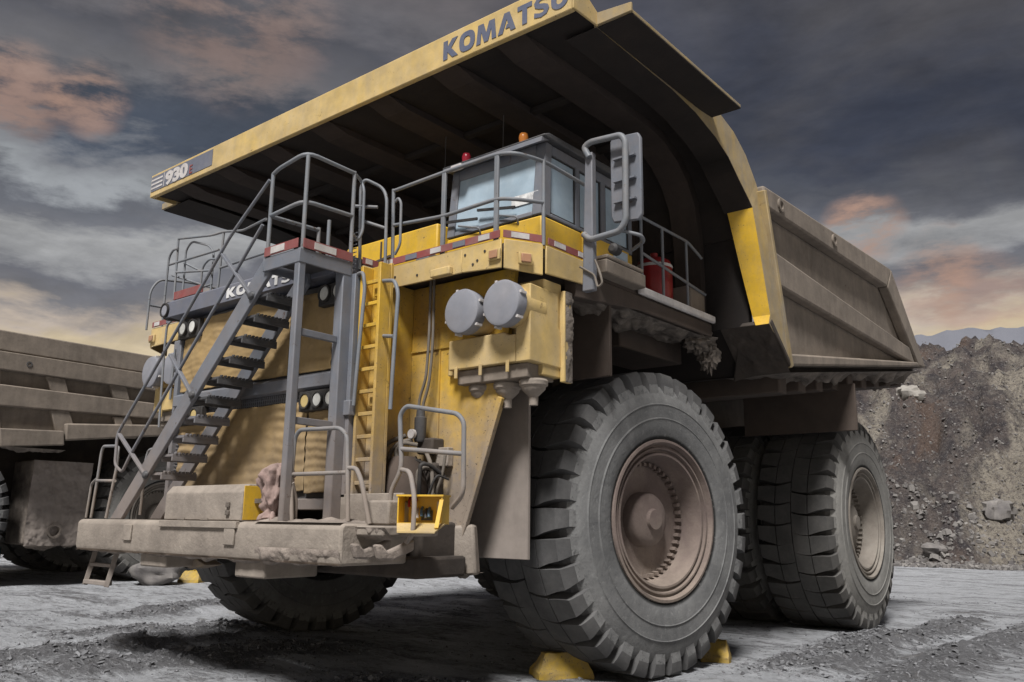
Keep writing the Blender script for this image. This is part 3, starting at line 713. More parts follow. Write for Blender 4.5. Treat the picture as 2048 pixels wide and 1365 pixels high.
# ---- stair across the front
OY, IY = -3.94, -3.44
st = MB()
for yy, t in ((OY, .05), (IY, .05)):
    st.prism([(-1.78, 1.74), (-1.50, 1.74), (1.16, 4.30), (1.16, 4.50), (1.10, 4.54)], 'y', yy-t/2, yy+t/2)
stair = st.build('stairway', m_grey, T, .01)
for i in range(10):
    z = 2.26 + i*.205; x = -.86 + i*.2045
    s_ = MB().box(x-.13, x+.11, OY+.027, IY-.027, z-.015, z+.015)
    s_.box(x+.085, x+.11, OY+.027, IY-.027, z-.065, z-.0155); s_.box(x-.13, x-.105, OY+.027, IY-.027, z-.065, z-.0155)
    for k_ in range(9):
        yy = OY+.06+k_*.047; s_.box(x+.078, x+.118, yy, yy+.022, z+.0155, z+.035); s_.box(x-.13, x-.105, yy, yy+.022, z+.0155, z+.035)
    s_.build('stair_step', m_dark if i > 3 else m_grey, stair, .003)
hr = [(1.06, -3.97, 5.39), (0.36, -3.97, 4.88), (-1.8, -3.97, 2.77), (-1.78, -3.97, 2.39), (-1.58, -3.97, 2.29), (-1.39, -3.97, 2.53), (0.99, -3.97, 4.89)]
rail('stair_handrail', hr, .022, .07, material=m_grey)
for a, b in (((0.24, -3.97, 4.7), (0.88, -3.97, 4.11)), ((-0.71, -3.97, 3.65), (-0.14, -3.97, 3.12)), ((-1.76, -3.97, 2.77), (-1.01, -3.97, 2.25))):
    MB().bar(a, b, .05, .03).build('rail_brace', m_grey, T, .006)
    MB().blob(b, (.05, .04, .05), 3, .2, 1, 10, 7).build('brace_bolt', m_dark, T)
# newel loops at the foot of the stair
rail('newel_rail', [(-2.01, -3.9, 1.75), (-1.87, -3.9, 2.37), (-1.88, -3.9, 2.61), (-2.26, -3.75, 2.66), (-2.71, -3.7, 2.68), (-2.75, -3.7, 2.6), (-2.78, -3.7, 2.24), (-2.84, -3.7, 1.75)], .022, .06, extra=[[(-2.75, -3.72, 2.23), (-1.88, -3.9, 2.2)], [(-3.2, -3.6, 1.75), (-3.15, -3.6, 2.2), (-2.88, -3.66, 2.26)]])
rail('newel_rail', [(-1.95, -3.5, 1.79), (-1.94, -3.5, 2.49), (-1.89, -3.5, 2.61), (-1.62, -3.5, 2.63)], .022, .06)

# ---- access platform
PX0, PX1, PY0, PY1, PZ = 1.12, 1.70, -3.97, -3.32, 4.46
pf = MB().box(PX0, PX1, PY0, PY1, PZ-.03, PZ).build('platform', m_dark, T, .004)
for bx_ in ((PX0-.01, PX1+.01, PY0-.03, PY0-.002), (PX1+.002, PX1+.03, PY0-.03, PY1), (PX0-.03, PX0-.012, PY0-.03, PY1)):
    MB().box(bx_[0], bx_[1], bx_[2], bx_[3], PZ-.13, PZ+.02).build('platform_edge', m_grey, pf, .006)
def toe_strip(a, b, z0, z1, n, parent, first=0, tilt=(0, -1, 0)):
    """kick board with red and white reflective patches"""
    a = Vector(a); b = Vector(b); d = (b-a); L_ = d.length; d.normalize(); nn = Vector((d.y, -d.x, 0))
    kb = MB().bar(a+Vector((0, 0, (z0+z1)/2)), b+Vector((0, 0, (z0+z1)/2)), .012, z1-z0).build('kick_board', m_redt, parent, .003)
    for i in range(n):
        t0 = (i+.18+.1*random.random())/n; t1 = t0 + .38/n*(1+.3*random.random())
        p, q = a+d*L_*t0 + nn*.009, a+d*L_*t1 + nn*.009
        MB().bar(p+Vector((0, 0, (z0+z1)/2)), q+Vector((0, 0, (z0+z1)/2)), .006, (z1-z0)*.72).build('reflector', m_wht if i % 2 == first or n < 4 else m_navy, kb)
toe_strip((PX0, PY0-.036, 0), (PX1, PY0-.036, 0), PZ+.025, PZ+.125, 1, pf)
toe_strip((PX1+.038, PY0, 0), (PX1+.038, PY1, 0), PZ+.025, PZ+.125, 1, pf)
for nm, x, y, z0, z1, s_ in (('platform_post', PX1-.02, PY0+.02, 1.735, PZ-.035, .085), ('platform_post', 1.66, PY1-.04, 1.735, PZ-.035, .13)):
    MB().box(x-s_/2, x+s_/2, y-s_/2, y+s_/2, z0, z1).build(nm, m_grey, T, .012)
for z in (3.62, 2.72): MB().bar((PX1-.02, PY0+.07, z), (1.66, PY1-.11, z), .05, .07).build('post_brace', m_grey, T, .006)
rail('platform_rail', [(PX0, PY0, PZ+.98), (PX0+.1, PY0, PZ+1.02), (PX1, PY0, PZ+1.08), (PX1, PY1, PZ+1.06)], .026, .14,
     extra=[[(PX0, PY0, PZ+.50), (PX1, PY0, PZ+.54), (PX1, PY1, PZ+.56)], [(PX0, PY0, PZ+.02), (PX0, PY0, PZ+.98)], [(PX0, PY1, PZ+.02), (PX0, PY1, PZ+.55)],
            [(PX1, PY0+.02, PZ+.02), (PX1, PY0+.02, PZ+1.05)], [(PX1, PY1, PZ-.1), (PX1, PY1, PZ+1.08)], [(PX0, PY0, PZ+.5), (PX0, PY1, PZ+.52)], [(1.30, PY1, PZ+.02), (1.30, PY1, PZ+.6)]])
rail('gate_rail', [(PX1, PY1+.02, PZ+1.05), (1.61, -3.15, 5.51), (1.67, -3.15, 5.39), (1.68, -3.15, 4.89), (1.65, -3.2, 4.77), (PX1, PY1+.02, PZ+.36)], .02, .07)
rail('gate_rail', [(1.6, -3.1, 4.48), (1.55, -3.1, 5.46), (1.61, -3.1, 5.55), (1.75, -2.95, 5.46), (1.83, -2.95, 5.32), (1.85, -2.95, 4.44)], .022, .08, extra=[[(1.56, -3.1, 5.07), (1.82, -2.95, 4.96)], [(1.48, -3.15, 5.24), (1.74, -3, 5.21)]])

# ---- decks
dk = MB()
dk.prism([(-3.45, -2.80), (-1.7, -2.80), (-1.7, -2.2), (1.6, -2.2), (1.6, -2.80), (3.43, -2.80), (3.64, -2.43), (3.64, 1.32), (1.2, 1.32), (1.2, -.6), (-1.2, -.6), (-1.2, 1.32), (-3.64, 1.32), (-3.64, -2.43)], 'z', 4.40, 4.50)
deck = dk.build('deck', m_brown, T, .01)
def fascia(pts, z0s, z1, nm='fascia'):
    for (a, b), (za, zb) in zip(zip(pts[:-1], pts[1:]), zip(z0s[:-1], z0s[1:])):
        a = Vector((*a, 0)); b = Vector((*b, 0)); d = (b-a).normalized(); nn = Vector((d.y, -d.x, 0))*.025
        if nn.dot(Vector((a.x*.3, -1, 0))) < 0: nn = -nn
        ra = [a+Vector((0, 0, za)), b+Vector((0, 0, zb)), b+Vector((0, 0, z1)), a+Vector((0, 0, z1))]
        MB().loft(ra, [p+nn for p in ra]).build(nm, m_yeld, deck, .008)
fascia([(1.64, -2.815), (2.9, -2.815), (3.43, -2.815)], [4.28, 4.27, 4.23], 4.535)
fascia([(3.44, -2.812), (3.645, -2.44)], [4.225, 4.20], 4.53)
fascia([(3.66, -2.42), (3.66, -1.5)], [4.22, 4.27], 4.52)
fascia([(-3.44, -2.812), (-1.75, -2.815)], [4.25, 4.28], 4.535)
fascia([(-3.645, -2.44), (-3.45, -2.80)], [4.20, 4.24], 4.53)
MB().box(1.60, 1.64, -3.08, -2.80, 4.27, 4.53).build('fascia', m_yeld, deck, .008)
for sg in (1, -1):
    mk = MB().box(sg*3.36-.075, sg*3.36+.075, -2.868, -2.842, 4.315, 4.43).build('marker_lamp', m_yeld, deck, .006)
    MB().box(sg*3.36-.052, sg*3.36+.052, -2.885, -2.869, 4.332, 4.415).build('marker_lens', m_mark, mk, .006)
d_ = Vector((.205, .372, 0)).normalized(); c_ = Vector((3.60, -2.66, 4.335))
mk = MB().bar(c_ - d_*.075, c_ + d_*.075, .03, .12).build('marker_lamp', m_yeld, deck, .006)
c2 = c_ + Vector((.372, -.205, 0)).normalized()*.022
MB().bar(c2 - d_*.052, c2 + d_*.052, .03, .085).build('marker_lens', m_mark, mk, .006)
MB().box(2.50, 2.78, -2.90, -2.842, 4.27, 4.36).build('junction_box', m_yeld, deck, .012)
for x, z in ((1.9, 4.40), (2.25, 4.36), (2.95, 4.45), (3.12, 4.36), (3.22, 4.44), (3.06, 4.33)):
    MB().lathe([(-2.847, .014), (-2.841, .014)], 'y', (x, 0, z), 10).build('bolt', m_black, deck)
toe_strip((1.64, -2.846, 0), (3.42, -2.846, 0), 4.545, 4.625, 5, deck)
toe_strip((3.45, -2.83, 0), (3.67, -2.42, 0), 4.545, 4.625, 1, deck)
toe_strip((3.675, -2.38, 0), (3.675, -1.5, 0), 4.54, 4.615, 2, deck)
toe_strip((1.63, -3.09, 0), (1.63, -2.86, 0), 4.545, 4.625, 1, deck)
toe_strip((-3.4, -2.846, 0), (-2.0, -2.846, 0), 4.545, 4.625, 4, deck)
MB().box(-1.9, -1.2, -3.36, -3.34, 4.63, 4.74).build('kick_board', m_redt, deck, .003)
# deck front rails, cab side
rail('deck_rail', [(1.77, -2.8, 5.46), (2.58, -2.8, 5.48), (3.33, -2.8, 5.48), (3.57, -2.8, 5.43), (3.66, -2.44, 5.44), (3.66, -1.7, 5.42)], .024, .16,
     extra=[[(1.79, -2.8, 5.04), (2.6, -2.8, 4.97), (3.34, -2.8, 4.99), (3.57, -2.8, 4.93), (3.66, -2.44, 4.98)],
            [(1.8, -2.8, 4.63), (1.77, -2.8, 5.48)], [(3.66, -2.44, 4.52), (3.66, -2.44, 5.45)]])
for px in (2.58, 3.33): MB().box(px-.028, px+.028, -2.815, -2.785, 4.51, 5.47).build('rail_post', m_rail, T, .006)
rail('chain_rail', [(1.89, -2.85, 4.66), (1.97, -2.85, 4.76), (1.96, -2.85, 5.26), (1.91, -2.85, 5.33), (1.86, -2.85, 5.29)], .018, .06)
# side deck rail
rail('deck_rail', [(3.62, -.42, 5.43), (3.62, .78, 5.43), (3.62, 1.18, 5.30)], .022, .1, extra=[[(3.62, -.42, 4.97), (3.62, 1.25, 4.80)], [(3.62, .10, 4.5), (3.62, .10, 5.43)], [(3.62, .74, 4.5), (3.62, .74, 5.43)], [(3.62, -.42, 4.5), (3.62, -.42, 5.43)]])
MB().box(3.30, 3.60, .86, 1.28, 4.51, 4.86).build('side_locker', m_mudb, T, .02)
MB().box(3.665, 3.72, -.62, 1.34, 4.40, 4.50).build('deck_edge', m_wht, deck, .02)
MB().box(3.56, 3.80, -1.48, -.64, 4.44, 4.60).box(3.56, 3.80, -1.46, -.68, 4.61, 4.66).build('cab_step', m_mudb, T, .015)
MB().prism([(-1.86, 4.10), (-.55, 4.22), (1.34, 4.22), (1.34, 4.395), (-1.86, 4.395)], 'x', 3.50, 3.655).build('deck_skirt', m_brown, deck, .012)
# opposite deck rails (seen against the sky)
rail('deck_rail', [(-2.97, -2.8, 5.87), (-2.04, -2.8, 5.73), (-1.73, -2.8, 5.72), (-1.09, -2.9, 5.57), (-0.12, -3.2, 5.43)], .02, .12,
     extra=[[(-2.97, -2.8, 5.87), (-2.93, -2.8, 4.92)], [(-1.73, -2.8, 5.72), (-1.77, -2.8, 4.79)], [(-2.95, -2.8, 5.34), (-1.94, -2.8, 5.19)], [(-3.19, -2.8, 5.5), (-1.82, -2.8, 5.47)], [(-1.75, -2.8, 5.19), (-0.39, -3, 5.09)]])
rail('deck_rail', [(-2.79, -2.75, 4.97), (-2.81, -2.75, 5.68), (-2.66, -2.75, 5.78), (-2.18, -2.75, 5.62), (-2.03, -2.75, 5.49), (-2.03, -2.75, 4.84)], .018, .1, extra=[[(-2.22, -2.8, 4.88), (-2.22, -2.8, 5.29), (-2.06, -2.8, 5.38), (-1.85, -2.8, 5.34)], [(-2.83, -2.75, 5.48), (-2.63, -2.6, 5.36)], [(-3.14, -2.75, 5.34), (-2.31, -2.6, 5.05)], [(-2.72, -2.75, 5), (-2, -2.75, 5.01)]])
rail('deck_rail', [(-3.55, -2.86, 4.53), (-3.55, -2.86, 5.15), (-3.55, -2.74, 5.35), (-3.55, -2.2, 5.42), (-3.55, -.6, 5.42)], .02, .14,
     extra=[[(-3.55, -2.62, 4.53), (-3.55, -2.62, 5.38)], [(-3.55, -2.86, 4.92), (-3.55, -.6, 4.95)], [(-3.55, -1.4, 4.5), (-3.55, -1.4, 5.42)], [(-3.55, -.6, 4.5), (-3.55, -.6, 5.42)],
            [(-3.17, -2.82, 5.01), (-3.16, -2.82, 5.61), (-3.06, -2.82, 5.71), (-2.91, -2.82, 5.7)]])
rail('handrail', [(-2.63, -3, 2.99), (-2.69, -3, 4.1), (-2.68, -3, 4.46), (-2.53, -3, 4.52), (-2.52, -2.9, 4.53)], .02, .06)
rail('handrail', [(-2.31, -3.05, 3.35), (-2.3, -3.05, 4.05)], .02, .06)
MB().box(-2.45, -2.05, -3.0, -2.85, 3.75, 4.2).build('horn_box', m_grey, T, .03)

# ---- operator cab
CX0, CX1, CY0, CY1 = 2.02, 3.42, -2.16, -.30
cab = MB().prism([(-2.16, 4.505), (-2.16, 4.99), (-.30, 5.00), (-.30, 4.505)], 'x', CX0, CX1).build('cab', m_yelc, T, .02)
up_ = MB()
# posts and frames of the glazed upper half
def wz(z): return CY0 + (z-5.0)*.10           # windscreen leans back a little
up_.loft([(CX0, wz(5.0)-.01, 5.002), (CX0, CY1, 5.002), (CX0+.001, CY1, 5.86), (CX0+.001, wz(5.86)-.01, 5.86)], [(CX0+.12, wz(5.0)-.01, 5.002), (CX0+.12, CY1, 5.002), (CX0+.12, CY1, 5.86), (CX0+.12, wz(5.86)-.01, 5.86)])
for x0, x1 in ((CX1-.13, CX1+.004),):
    up_.loft([(x0, wz(5.0)-.012, 5.003), (x1, wz(5.0)-.012, 5.003), (x1, wz(5.0)+.16, 5.003), (x0, wz(5.0)+.16, 5.003)], [(x0, wz(5.86)-.012, 5.86), (x1, wz(5.86)-.012, 5.86), (x1, wz(5.86)+.10, 5.86), (x0, wz(5.86)+.10, 5.86)])
up_.loft([(CX0+.121, wz(5.0)-.008, 5.003), (CX1-.131, wz(5.0)-.008, 5.003), (CX1-.131, wz(5.06)-.008, 5.06), (CX0+.121, wz(5.06)-.008, 5.06)], [(CX0+.121, wz(5.0)+.1, 5.003), (CX1-.131, wz(5.0)+.1, 5.003), (CX1-.131, wz(5.06)+.1, 5.06), (CX0+.121, wz(5.06)+.1, 5.06)])
up_.box(CX0+.121, CX1-.131, wz(5.72)-.006, wz(5.86)+.05, 5.72, 5.859)
up_.box(CX0+.122, CX1+.002, CY1-.08, CY1+.001, 5.003, 5.858)
for y0, y1 in ((-1.52, -1.44), (-1.0, -.90)): up_.box(CX1-.06, CX1+.003, y0, y1, 5.003, 5.857)
up_.box(CX1-.06, CX1+.0025, wz(5.86)+.102, CY1-.081, 5.74, 5.856); up_.box(CX1-.06, CX1+.0027, wz(5.0)+.162, CY1-.081, 5.004, 5.05)
up_.build('cab_frame', m_grey, cab, .012)
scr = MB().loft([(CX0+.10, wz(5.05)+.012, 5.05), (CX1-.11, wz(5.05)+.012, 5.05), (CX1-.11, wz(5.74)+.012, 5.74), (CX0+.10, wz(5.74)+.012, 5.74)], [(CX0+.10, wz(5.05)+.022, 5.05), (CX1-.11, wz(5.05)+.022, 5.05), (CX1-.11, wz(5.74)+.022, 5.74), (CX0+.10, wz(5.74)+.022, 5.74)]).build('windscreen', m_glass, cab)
for y0, y1 in ((-2.02, -1.50), (-1.46, -.98), (-.92, -.36)):
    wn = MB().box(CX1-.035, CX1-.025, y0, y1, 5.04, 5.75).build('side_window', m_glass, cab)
    fr = MB()
    for a, b in (((y0+.03, 5.06), (y1-.03, 5.06)), ((y0+.03, 5.73), (y1-.03, 5.73)), ((y0+.03, 5.06), (y0+.03, 5.73)), ((y1-.03, 5.06), (y1-.03, 5.73))):
        fr.bar((CX1-.02, a[0], a[1]), (CX1-.02, b[0], b[1]), .012, .022, (1, 0, 0))
    fr.build('window_seal', m_black, wn)
door = MB().box(CX1+.003, CX1+.022, -1.42, -.42, 4.53, 5.0).build('cab_door', m_yelc, cab, .006)
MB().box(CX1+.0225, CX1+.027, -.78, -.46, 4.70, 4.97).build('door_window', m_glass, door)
MB().bar((CX1+.04, -1.34, 4.78), (CX1+.04, -1.34, 4.90), .02, .03).build('door_handle', m_black, door, .004)
MB().prism([(-2.20, 5.862), (-2.22, 5.885), (-2.12, 5.93), (-.22, 5.96), (-.20, 5.862)], 'x', CX0-.06, CX1+.08).build('cab_roof', m_dark, cab, .015)
MB().prism([(-2.235, 5.80), (-2.225, 5.861), (-2.10, 5.861), (-2.09, 5.86)], 'x', CX0-.03, CX1+.05).build('visor', m_grey, cab, .006)
MB().box(2.985, 3.36, wz(5.2)-.004, wz(5.2)-.001, 5.17, 5.29).build('paper_notice', m_paper, cab)
for a, b in (((2.05, -2.2, 5.19), (2.53, -2.2, 5.13)), ((2.53, -2.2, 5.23), (3.08, -2.2, 5.14))):
    wp = MB().bar(Vector(a), Vector(b), .02, .03).build('wiper', m_black, cab)
    MB().tube([(b[0]-.3, b[1]+.01, b[2]-.02), (b[0]+.04, b[1]-.01, b[2]-.12), (b[0]+.02, b[1]+.04, b[2]-.19)], .012, 6, .05).build('wiper_arm', m_rail, wp)
for c_, mt in (((2.23, -2.08, 6), m_beacr), ((3.1, -2.08, 6), m_orange)):
    bl = MB().lathe([(-.10, .045), (-.05, .05), (0, .056), (.045, .045), (.06, .01)], 'z', c_, 16).build('beacon', mt, cab, smooth=60)
    MB().lathe([(-.13, .05), (-.10, .05)], 'z', c_, 12).build('beacon_base', m_dark, bl)
for u in ((2.73, -2, 5.99), (1.8, -2, 5.99)):
    MB().tube([u, (u[0]+.02, u[1]-.02, u[2]+.42)], .006, 5).build('antenna', m_black, cab)
MB().box(2.18, 2.34, -2.30, -2.24, 5.77, 5.83).build('roof_lamp', m_wht, cab, .01)
# yellow cabinet inboard of the cab
cabt = MB().box(.35, 1.98, -2.28, -1.2, 4.505, 5.18).build('control_cabinet', m_yelc, T, .02)
MB().bar((1.02, -2.29, 4.55), (1.02, -2.29, 5.14), .02, .012).bar((.86, -2.295, 4.88), (1.20, -2.295, 4.92), .02, .03).build('cabinet_latch', m_brown, cabt)
MB().box(1.80, 2.0, -2.44, -2.29, 4.60, 4.78).build('cabinet_box', m_grey, cabt, .01)
# ---- mirror
mr = MB().loft([(3.78, -1.93, 4.12), (3.92, -1.93, 4.12), (3.92, -1.85, 4.12), (3.78, -1.85, 4.12)], [(3.83, -1.93, 5.66), (3.92, -1.93, 5.66), (3.92, -1.85, 5.66), (3.83, -1.85, 5.66)]).build('mirror_post', m_grey, T, .012)
MB().tube([(3.9, -1.95, 5.59), (3.83, -1.95, 5.72), (3.91, -1.95, 5.76), (4.3, -1.95, 5.73), (4.35, -1.95, 5.65), (4.34, -1.95, 4.78), (4.27, -1.95, 4.68), (3.9, -1.95, 4.66), (3.82, -1.95, 4.74)], .034, 12, .07).build('mirror_arm', m_rail, mr, smooth=60)
MB().tube([(4.26, -1.9, 4.7), (4.43, -1.8, 4.64), (4.4, -1.7, 4.61), (4.14, -1.5, 4.62)], .02, 8, .04).build('mirror_stay', m_rail, mr, smooth=60)
bk = MB().prism([(4.10, 4.90), (4.13, 4.83), (4.43, 4.80), (4.47, 4.86), (4.47, 5.70), (4.44, 5.76), (4.13, 5.79), (4.10, 5.74)], 'y', -1.85, -1.80).build('mirror', m_grey, mr, .012)
for z in (5.02, 5.25, 5.50): MB().box(4.16, 4.42, -1.90, -1.852, z, z+.02).build('mirror_rib', m_grey, bk)
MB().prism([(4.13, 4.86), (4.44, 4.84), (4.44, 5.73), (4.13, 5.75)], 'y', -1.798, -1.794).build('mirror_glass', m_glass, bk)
MB().lathe([(0, .03), (.02, .06), (.11, .06), (.12, .04)], 'y', (4.23, -2.05, 4.48), 10).build('work_lamp', m_black, mr, .004)
MB().tube([(3.96, -1.95, 4.43), (4.04, -1.98, 4.27), (4.07, -1.98, 4.15), (4.01, -1.98, 4.12), (3.95, -1.95, 4.27), (3.77, -1.95, 4.39)], .012, 6, .04).build('mirror_cable', m_hose, mr, smooth=60)
# ---- red extinguisher cylinder on the deck
ex = MB().lathe([(4.505, .225), (4.52, .235), (5.05, .235), (5.13, .21), (5.18, .12), (5.20, .05), (5.25, .05)], 'z', (3.28, .48, 0), 28).build('extinguisher_tank', m_red, T, smooth=50)
MB().lathe([(5.03, .238), (5.05, .242), (5.07, .238)], 'z', (3.28, .48, 0), 28, cap=False).build('tank_band', m_wht, ex)
# ---- air cleaners, one each side
def air_cleaner(sg):
    def B(mb): return mb if sg > 0 else mb.mirror()
    ac = B(MB().box(2.50, 3.60, -2.36, -2.05, 3.20, 4.20)).build('air_cleaner', m_yeld, T, .012)
    B(MB().prism([(2.52, 3.315), (2.52, 3.635), (3.28, 3.635), (3.34, 3.60), (3.43, 3.60), (3.43, 3.315)], 'y', -2.60, -2.362)).build('intake_box', m_yeld, ac, .012)
    B(MB().prism([(-2.595, 3.31), (-2.595, 4.10), (-2.12, 4.08), (-2.12, 3.72), (-2.04, 3.66), (-2.04, 3.30)], 'x', 3.432, 3.615)).build('intake_side', m_yeld, ac, .012)
    B(MB().box(2.42, 2.516, -2.50, -2.365, 3.28, 3.56)).build('intake_wing', m_yeld, ac, .01)
    B(MB().box(2.60, 3.54, -2.54, -2.10, 3.16, 3.31)).build('hopper', m_mudb, ac, .012)
    for x in (2.64, 2.98, 3.34): B(MB().box(x-.02, x+.02, -2.615, -2.602, 3.22, 3.34)).build('strap', m_yeld, ac, .003)
    B(MB().box(3.60, 3.66, -2.08, -1.94, 3.16, 4.12)).build('intake_flange', m_yeld, ac, .008)
    for x, y0 in ((2.86, -2.80), (3.41, -2.82)):
        cn = B(MB().lathe([(y0+.12, .215), (-2.34, .215)], 'y', (x, 0, 3.88), 36)).build('canister', m_yeld, ac, smooth=50)
        B(MB().lathe([(y0+.14, .232), (y0+.03, .238), (y0+.01, .228), (y0, .20), (y0+.006, .0)], 'y', (x, 0, 3.88), 36)).build('canister_cover', m_can, cn, smooth=40)
        for an in (20, 110, 200, 250, 320):
            p = Vector((x+.245*math.cos(R(an)), y0+.06, 3.88+.245*math.sin(R(an))))
            B(MB().box(p.x-.014, p.x+.014, p.y-.03, p.y+.06, p.z-.014, p.z+.014)).build('clip', m_wht, cn, .003)
    for x in (2.80, 3.14, 3.48):
        B(MB().lathe([(3.16, .135), (3.14, .15), (3.10, .145), (3.085, .125), (3.06, .12), (3.01, .07), (2.99, .048), (2.90, .046), (2.90, .03)], 'z', (x, -2.36, 0), 24)).build('dust_cup', m_mud, ac, smooth=40)
    return ac
air_cleaner(1); air_cleaner(-1)
crust_strip(lambda a, b: (3.662, -2.06+.12*b, 3.16+.96*a), (70, 10), 'mud_crust', T, .06, 5, (.5, .8, 0), 7)
MB().box(3.02, 3.60, -1.13, -1.08, 3.36, 4.40).build('splash_plate', m_brown, T, .008)
MB().box(2.2, 3.02, .02, 1.66, 3.96, 4.39).build('under_deck_box', m_brown, T, .02)
# ---- rails, boxes and hoses on the right of the bumper
rail('bumper_rail', [(1.74, -3.9, 1.75), (1.69, -3.9, 2.14), (1.71, -3.9, 2.55), (1.78, -3.9, 2.62), (2.34, -3.86, 2.61), (2.45, -3.86, 2.53), (2.52, -3.86, 1.75)], .024, .08, extra=[[(1.7, -3.9, 2.19), (2.47, -3.86, 2.19)], [(1.71, -3.9, 2.11), (1.68, -3.82, 1.95), (1.68, -3.82, 1.75)]])
rail('bumper_rail', [(2.48, -3.86, 2.23), (2.55, -3.82, 2.23), (2.63, -3.82, 2.12), (2.72, -3.78, 1.73)], .026, .08)
rail('bumper_rail', [(2.74, -3.55, 1.73), (2.73, -3.55, 2.02), (2.87, -3.55, 2.22), (2.82, -3.55, 2.73), (2.9, -3.55, 2.81), (3.51, -3.5, 2.7), (3.59, -3.5, 2.62), (3.6, -3.5, 1.99), (3.38, -3.4, 1.88)], .026, .09,
     extra=[[(2.86, -3.55, 2.41), (3.59, -3.5, 2.34)], [(2.87, -3.55, 2.22), (3.09, -3.65, 2.19), (3.21, -3.7, 1.94), (3.25, -3.75, 1.64), (3.12, -3.7, 1.58)]])
MB().box(2.56, 2.88, -3.70, -3.40, 1.72, 1.94).build('battery_box', m_mud, T, .02)
sb = MB(); HW, HD, H0, H1 = .21, .11, 0.0, .23
sb.box(-HW, HW, HD-.012, HD, H0, H1); sb.box(-HW, -HW+.012, -HD, HD-.0125, H0, H1); sb.box(HW-.012, HW, -HD, HD-.0125, H0, H1); sb.box(-HW-.01, HW+.01, -HD-.01, HD+.01, H1+.0005, H1+.016); sb.box(-HW, HW, -HD, HD, H0-.014, H0-.0005)
opb = sb.build('service_box', m_yelc, T); opb.location = (3.08, -3.46, 1.745); opb.rotation_euler = (0, 0, R(27))
MB().loft([(-HW, -HD-.003, -.006), (HW+.03, -HD-.003, -.006), (HW+.02, -HD-.27, -.075), (-HW+.10, -HD-.27, -.075)], [(-HW, -HD-.003, -.018), (HW+.03, -HD-.003, -.018), (HW+.02, -HD-.27, -.087), (-HW+.10, -HD-.27, -.087)]).build('box_lid', m_yeld, opb)
MB().bar((HW-.01, -HD+.01, H1-.03), (HW+.012, -HD-.20, -.045), .035, .014).build('lid_stay', m_yelc, opb)
for i, (x, z, mt) in enumerate(((-.16, .17, m_red), (-.12, .08, m_bluep), (-.08, .07, m_wht), (-.04, .085, m_bluep), (0.0, .07, m_dark), (-.10, .16, m_red), (.03, .08, m_bluep))):
    MB().tube([(x, HD-.02, z+.05), (x+.01, HD-.08, z+.02), (x+.02, HD-.10, z-.03)], .014, 7, .02).build('valve', mt, opb)
MB().box(.10, .135, HD-.03, HD-.013, .09, .19).build('fuse_plate', m_wht, opb, .003)
MB().box(-.05, .06, HD-.02, HD-.013, .02, .11).build('inner_panel', m_dark, opb)
hs = MB()
def hose(pts, r, material=m_hose): return MB().tube(pts, r, 8, .25).build('hose', material, T, smooth=60)
hose([(2.22, -2.6, 4.37), (2.22, -2.6, 3.69), (2.19, -2.6, 3.25), (2.09, -2.6, 3.04), (2.11, -2.6, 2.77)], .016)
hose([(2.27, -2.6, 4.36), (2.28, -2.6, 3.63), (2.24, -2.6, 3.19), (2.15, -2.6, 2.96), (2.15, -2.6, 2.77)], .016)
hose([(2.07, -2.8, 1.92), (1.81, -2.8, 2.18), (1.73, -2.8, 2.45), (1.84, -2.8, 2.58), (2.02, -2.7, 2.65)], .024)
hose([(2.14, -2.8, 1.95), (1.9, -2.8, 2.18), (1.87, -2.8, 2.47), (2.04, -2.8, 2.57), (2.12, -2.7, 2.6)], .024)
hose([(2.05, -2.8, 2.33), (1.96, -2.8, 2.47), (2.07, -2.8, 2.57), (2.2, -2.7, 2.54)], .022)
hose([(2.31, -2.7, 2.49), (2.41, -2.7, 2.33), (2.44, -2.7, 2.12), (2.42, -2.7, 1.92)], .022)
hose([(2.51, -2.6, 2.43), (2.48, -2.6, 2.23), (2.39, -2.6, 2.05), (2.37, -2.6, 1.92)], .016)
MB().lathe([(-.14, .055), (-.12, .065), (.12, .065), (.13, .05), (.20, .045)], 'z', (2.15, -2.62, 2.72), 16).build('filter_cylinder', m_dark, T, smooth=40)
MB().box(2.10, 2.34, -2.62, -2.44, 2.45, 2.62).build('valve_block', m_chas, T, .02)
MB().lathe([(1.65, .26), (2.1, .27), (2.3, .22), (2.42, .12)], 'z', (2.05, -2.75, 0), 18).build('accumulator', m_brown, T, smooth=40)
for i in range(9):
    a0 = Vector((1.86+.05*i, -2.62-.03*(i % 3), 1.72)); a1 = Vector((1.90+.07*i, -2.72-.04*(i % 4), 2.15+.06*((i*5) % 4))); a2 = Vector((2.05+.06*i, -2.56, 2.42-.03*i))
    MB().tube([a0, (a0+a1)/2+Vector((random.uniform(-.06, .06), -.06, 0)), a1, (a1+a2)/2+Vector((0, -.05, .06)), a2], random.choice((.012, .016, .022)), 8, .2).build('hose', random.choice((m_hose, m_chas, m_black)), T, smooth=60)
MB().box(1.86, 2.36, -2.60, -2.45, 1.66, 2.36).build('valve_manifold', m_chas, T, .03)
MB().lathe([(-.02, .05), (.02, .05)], 'y', (2.13, -2.72, 2.66), 14).build('gauge', m_wht, T)
bx = MB().box(2.30, 2.48, -2.53, -2.445, 2.32, 2.52).build('relay_box', m_mud, T, .01)
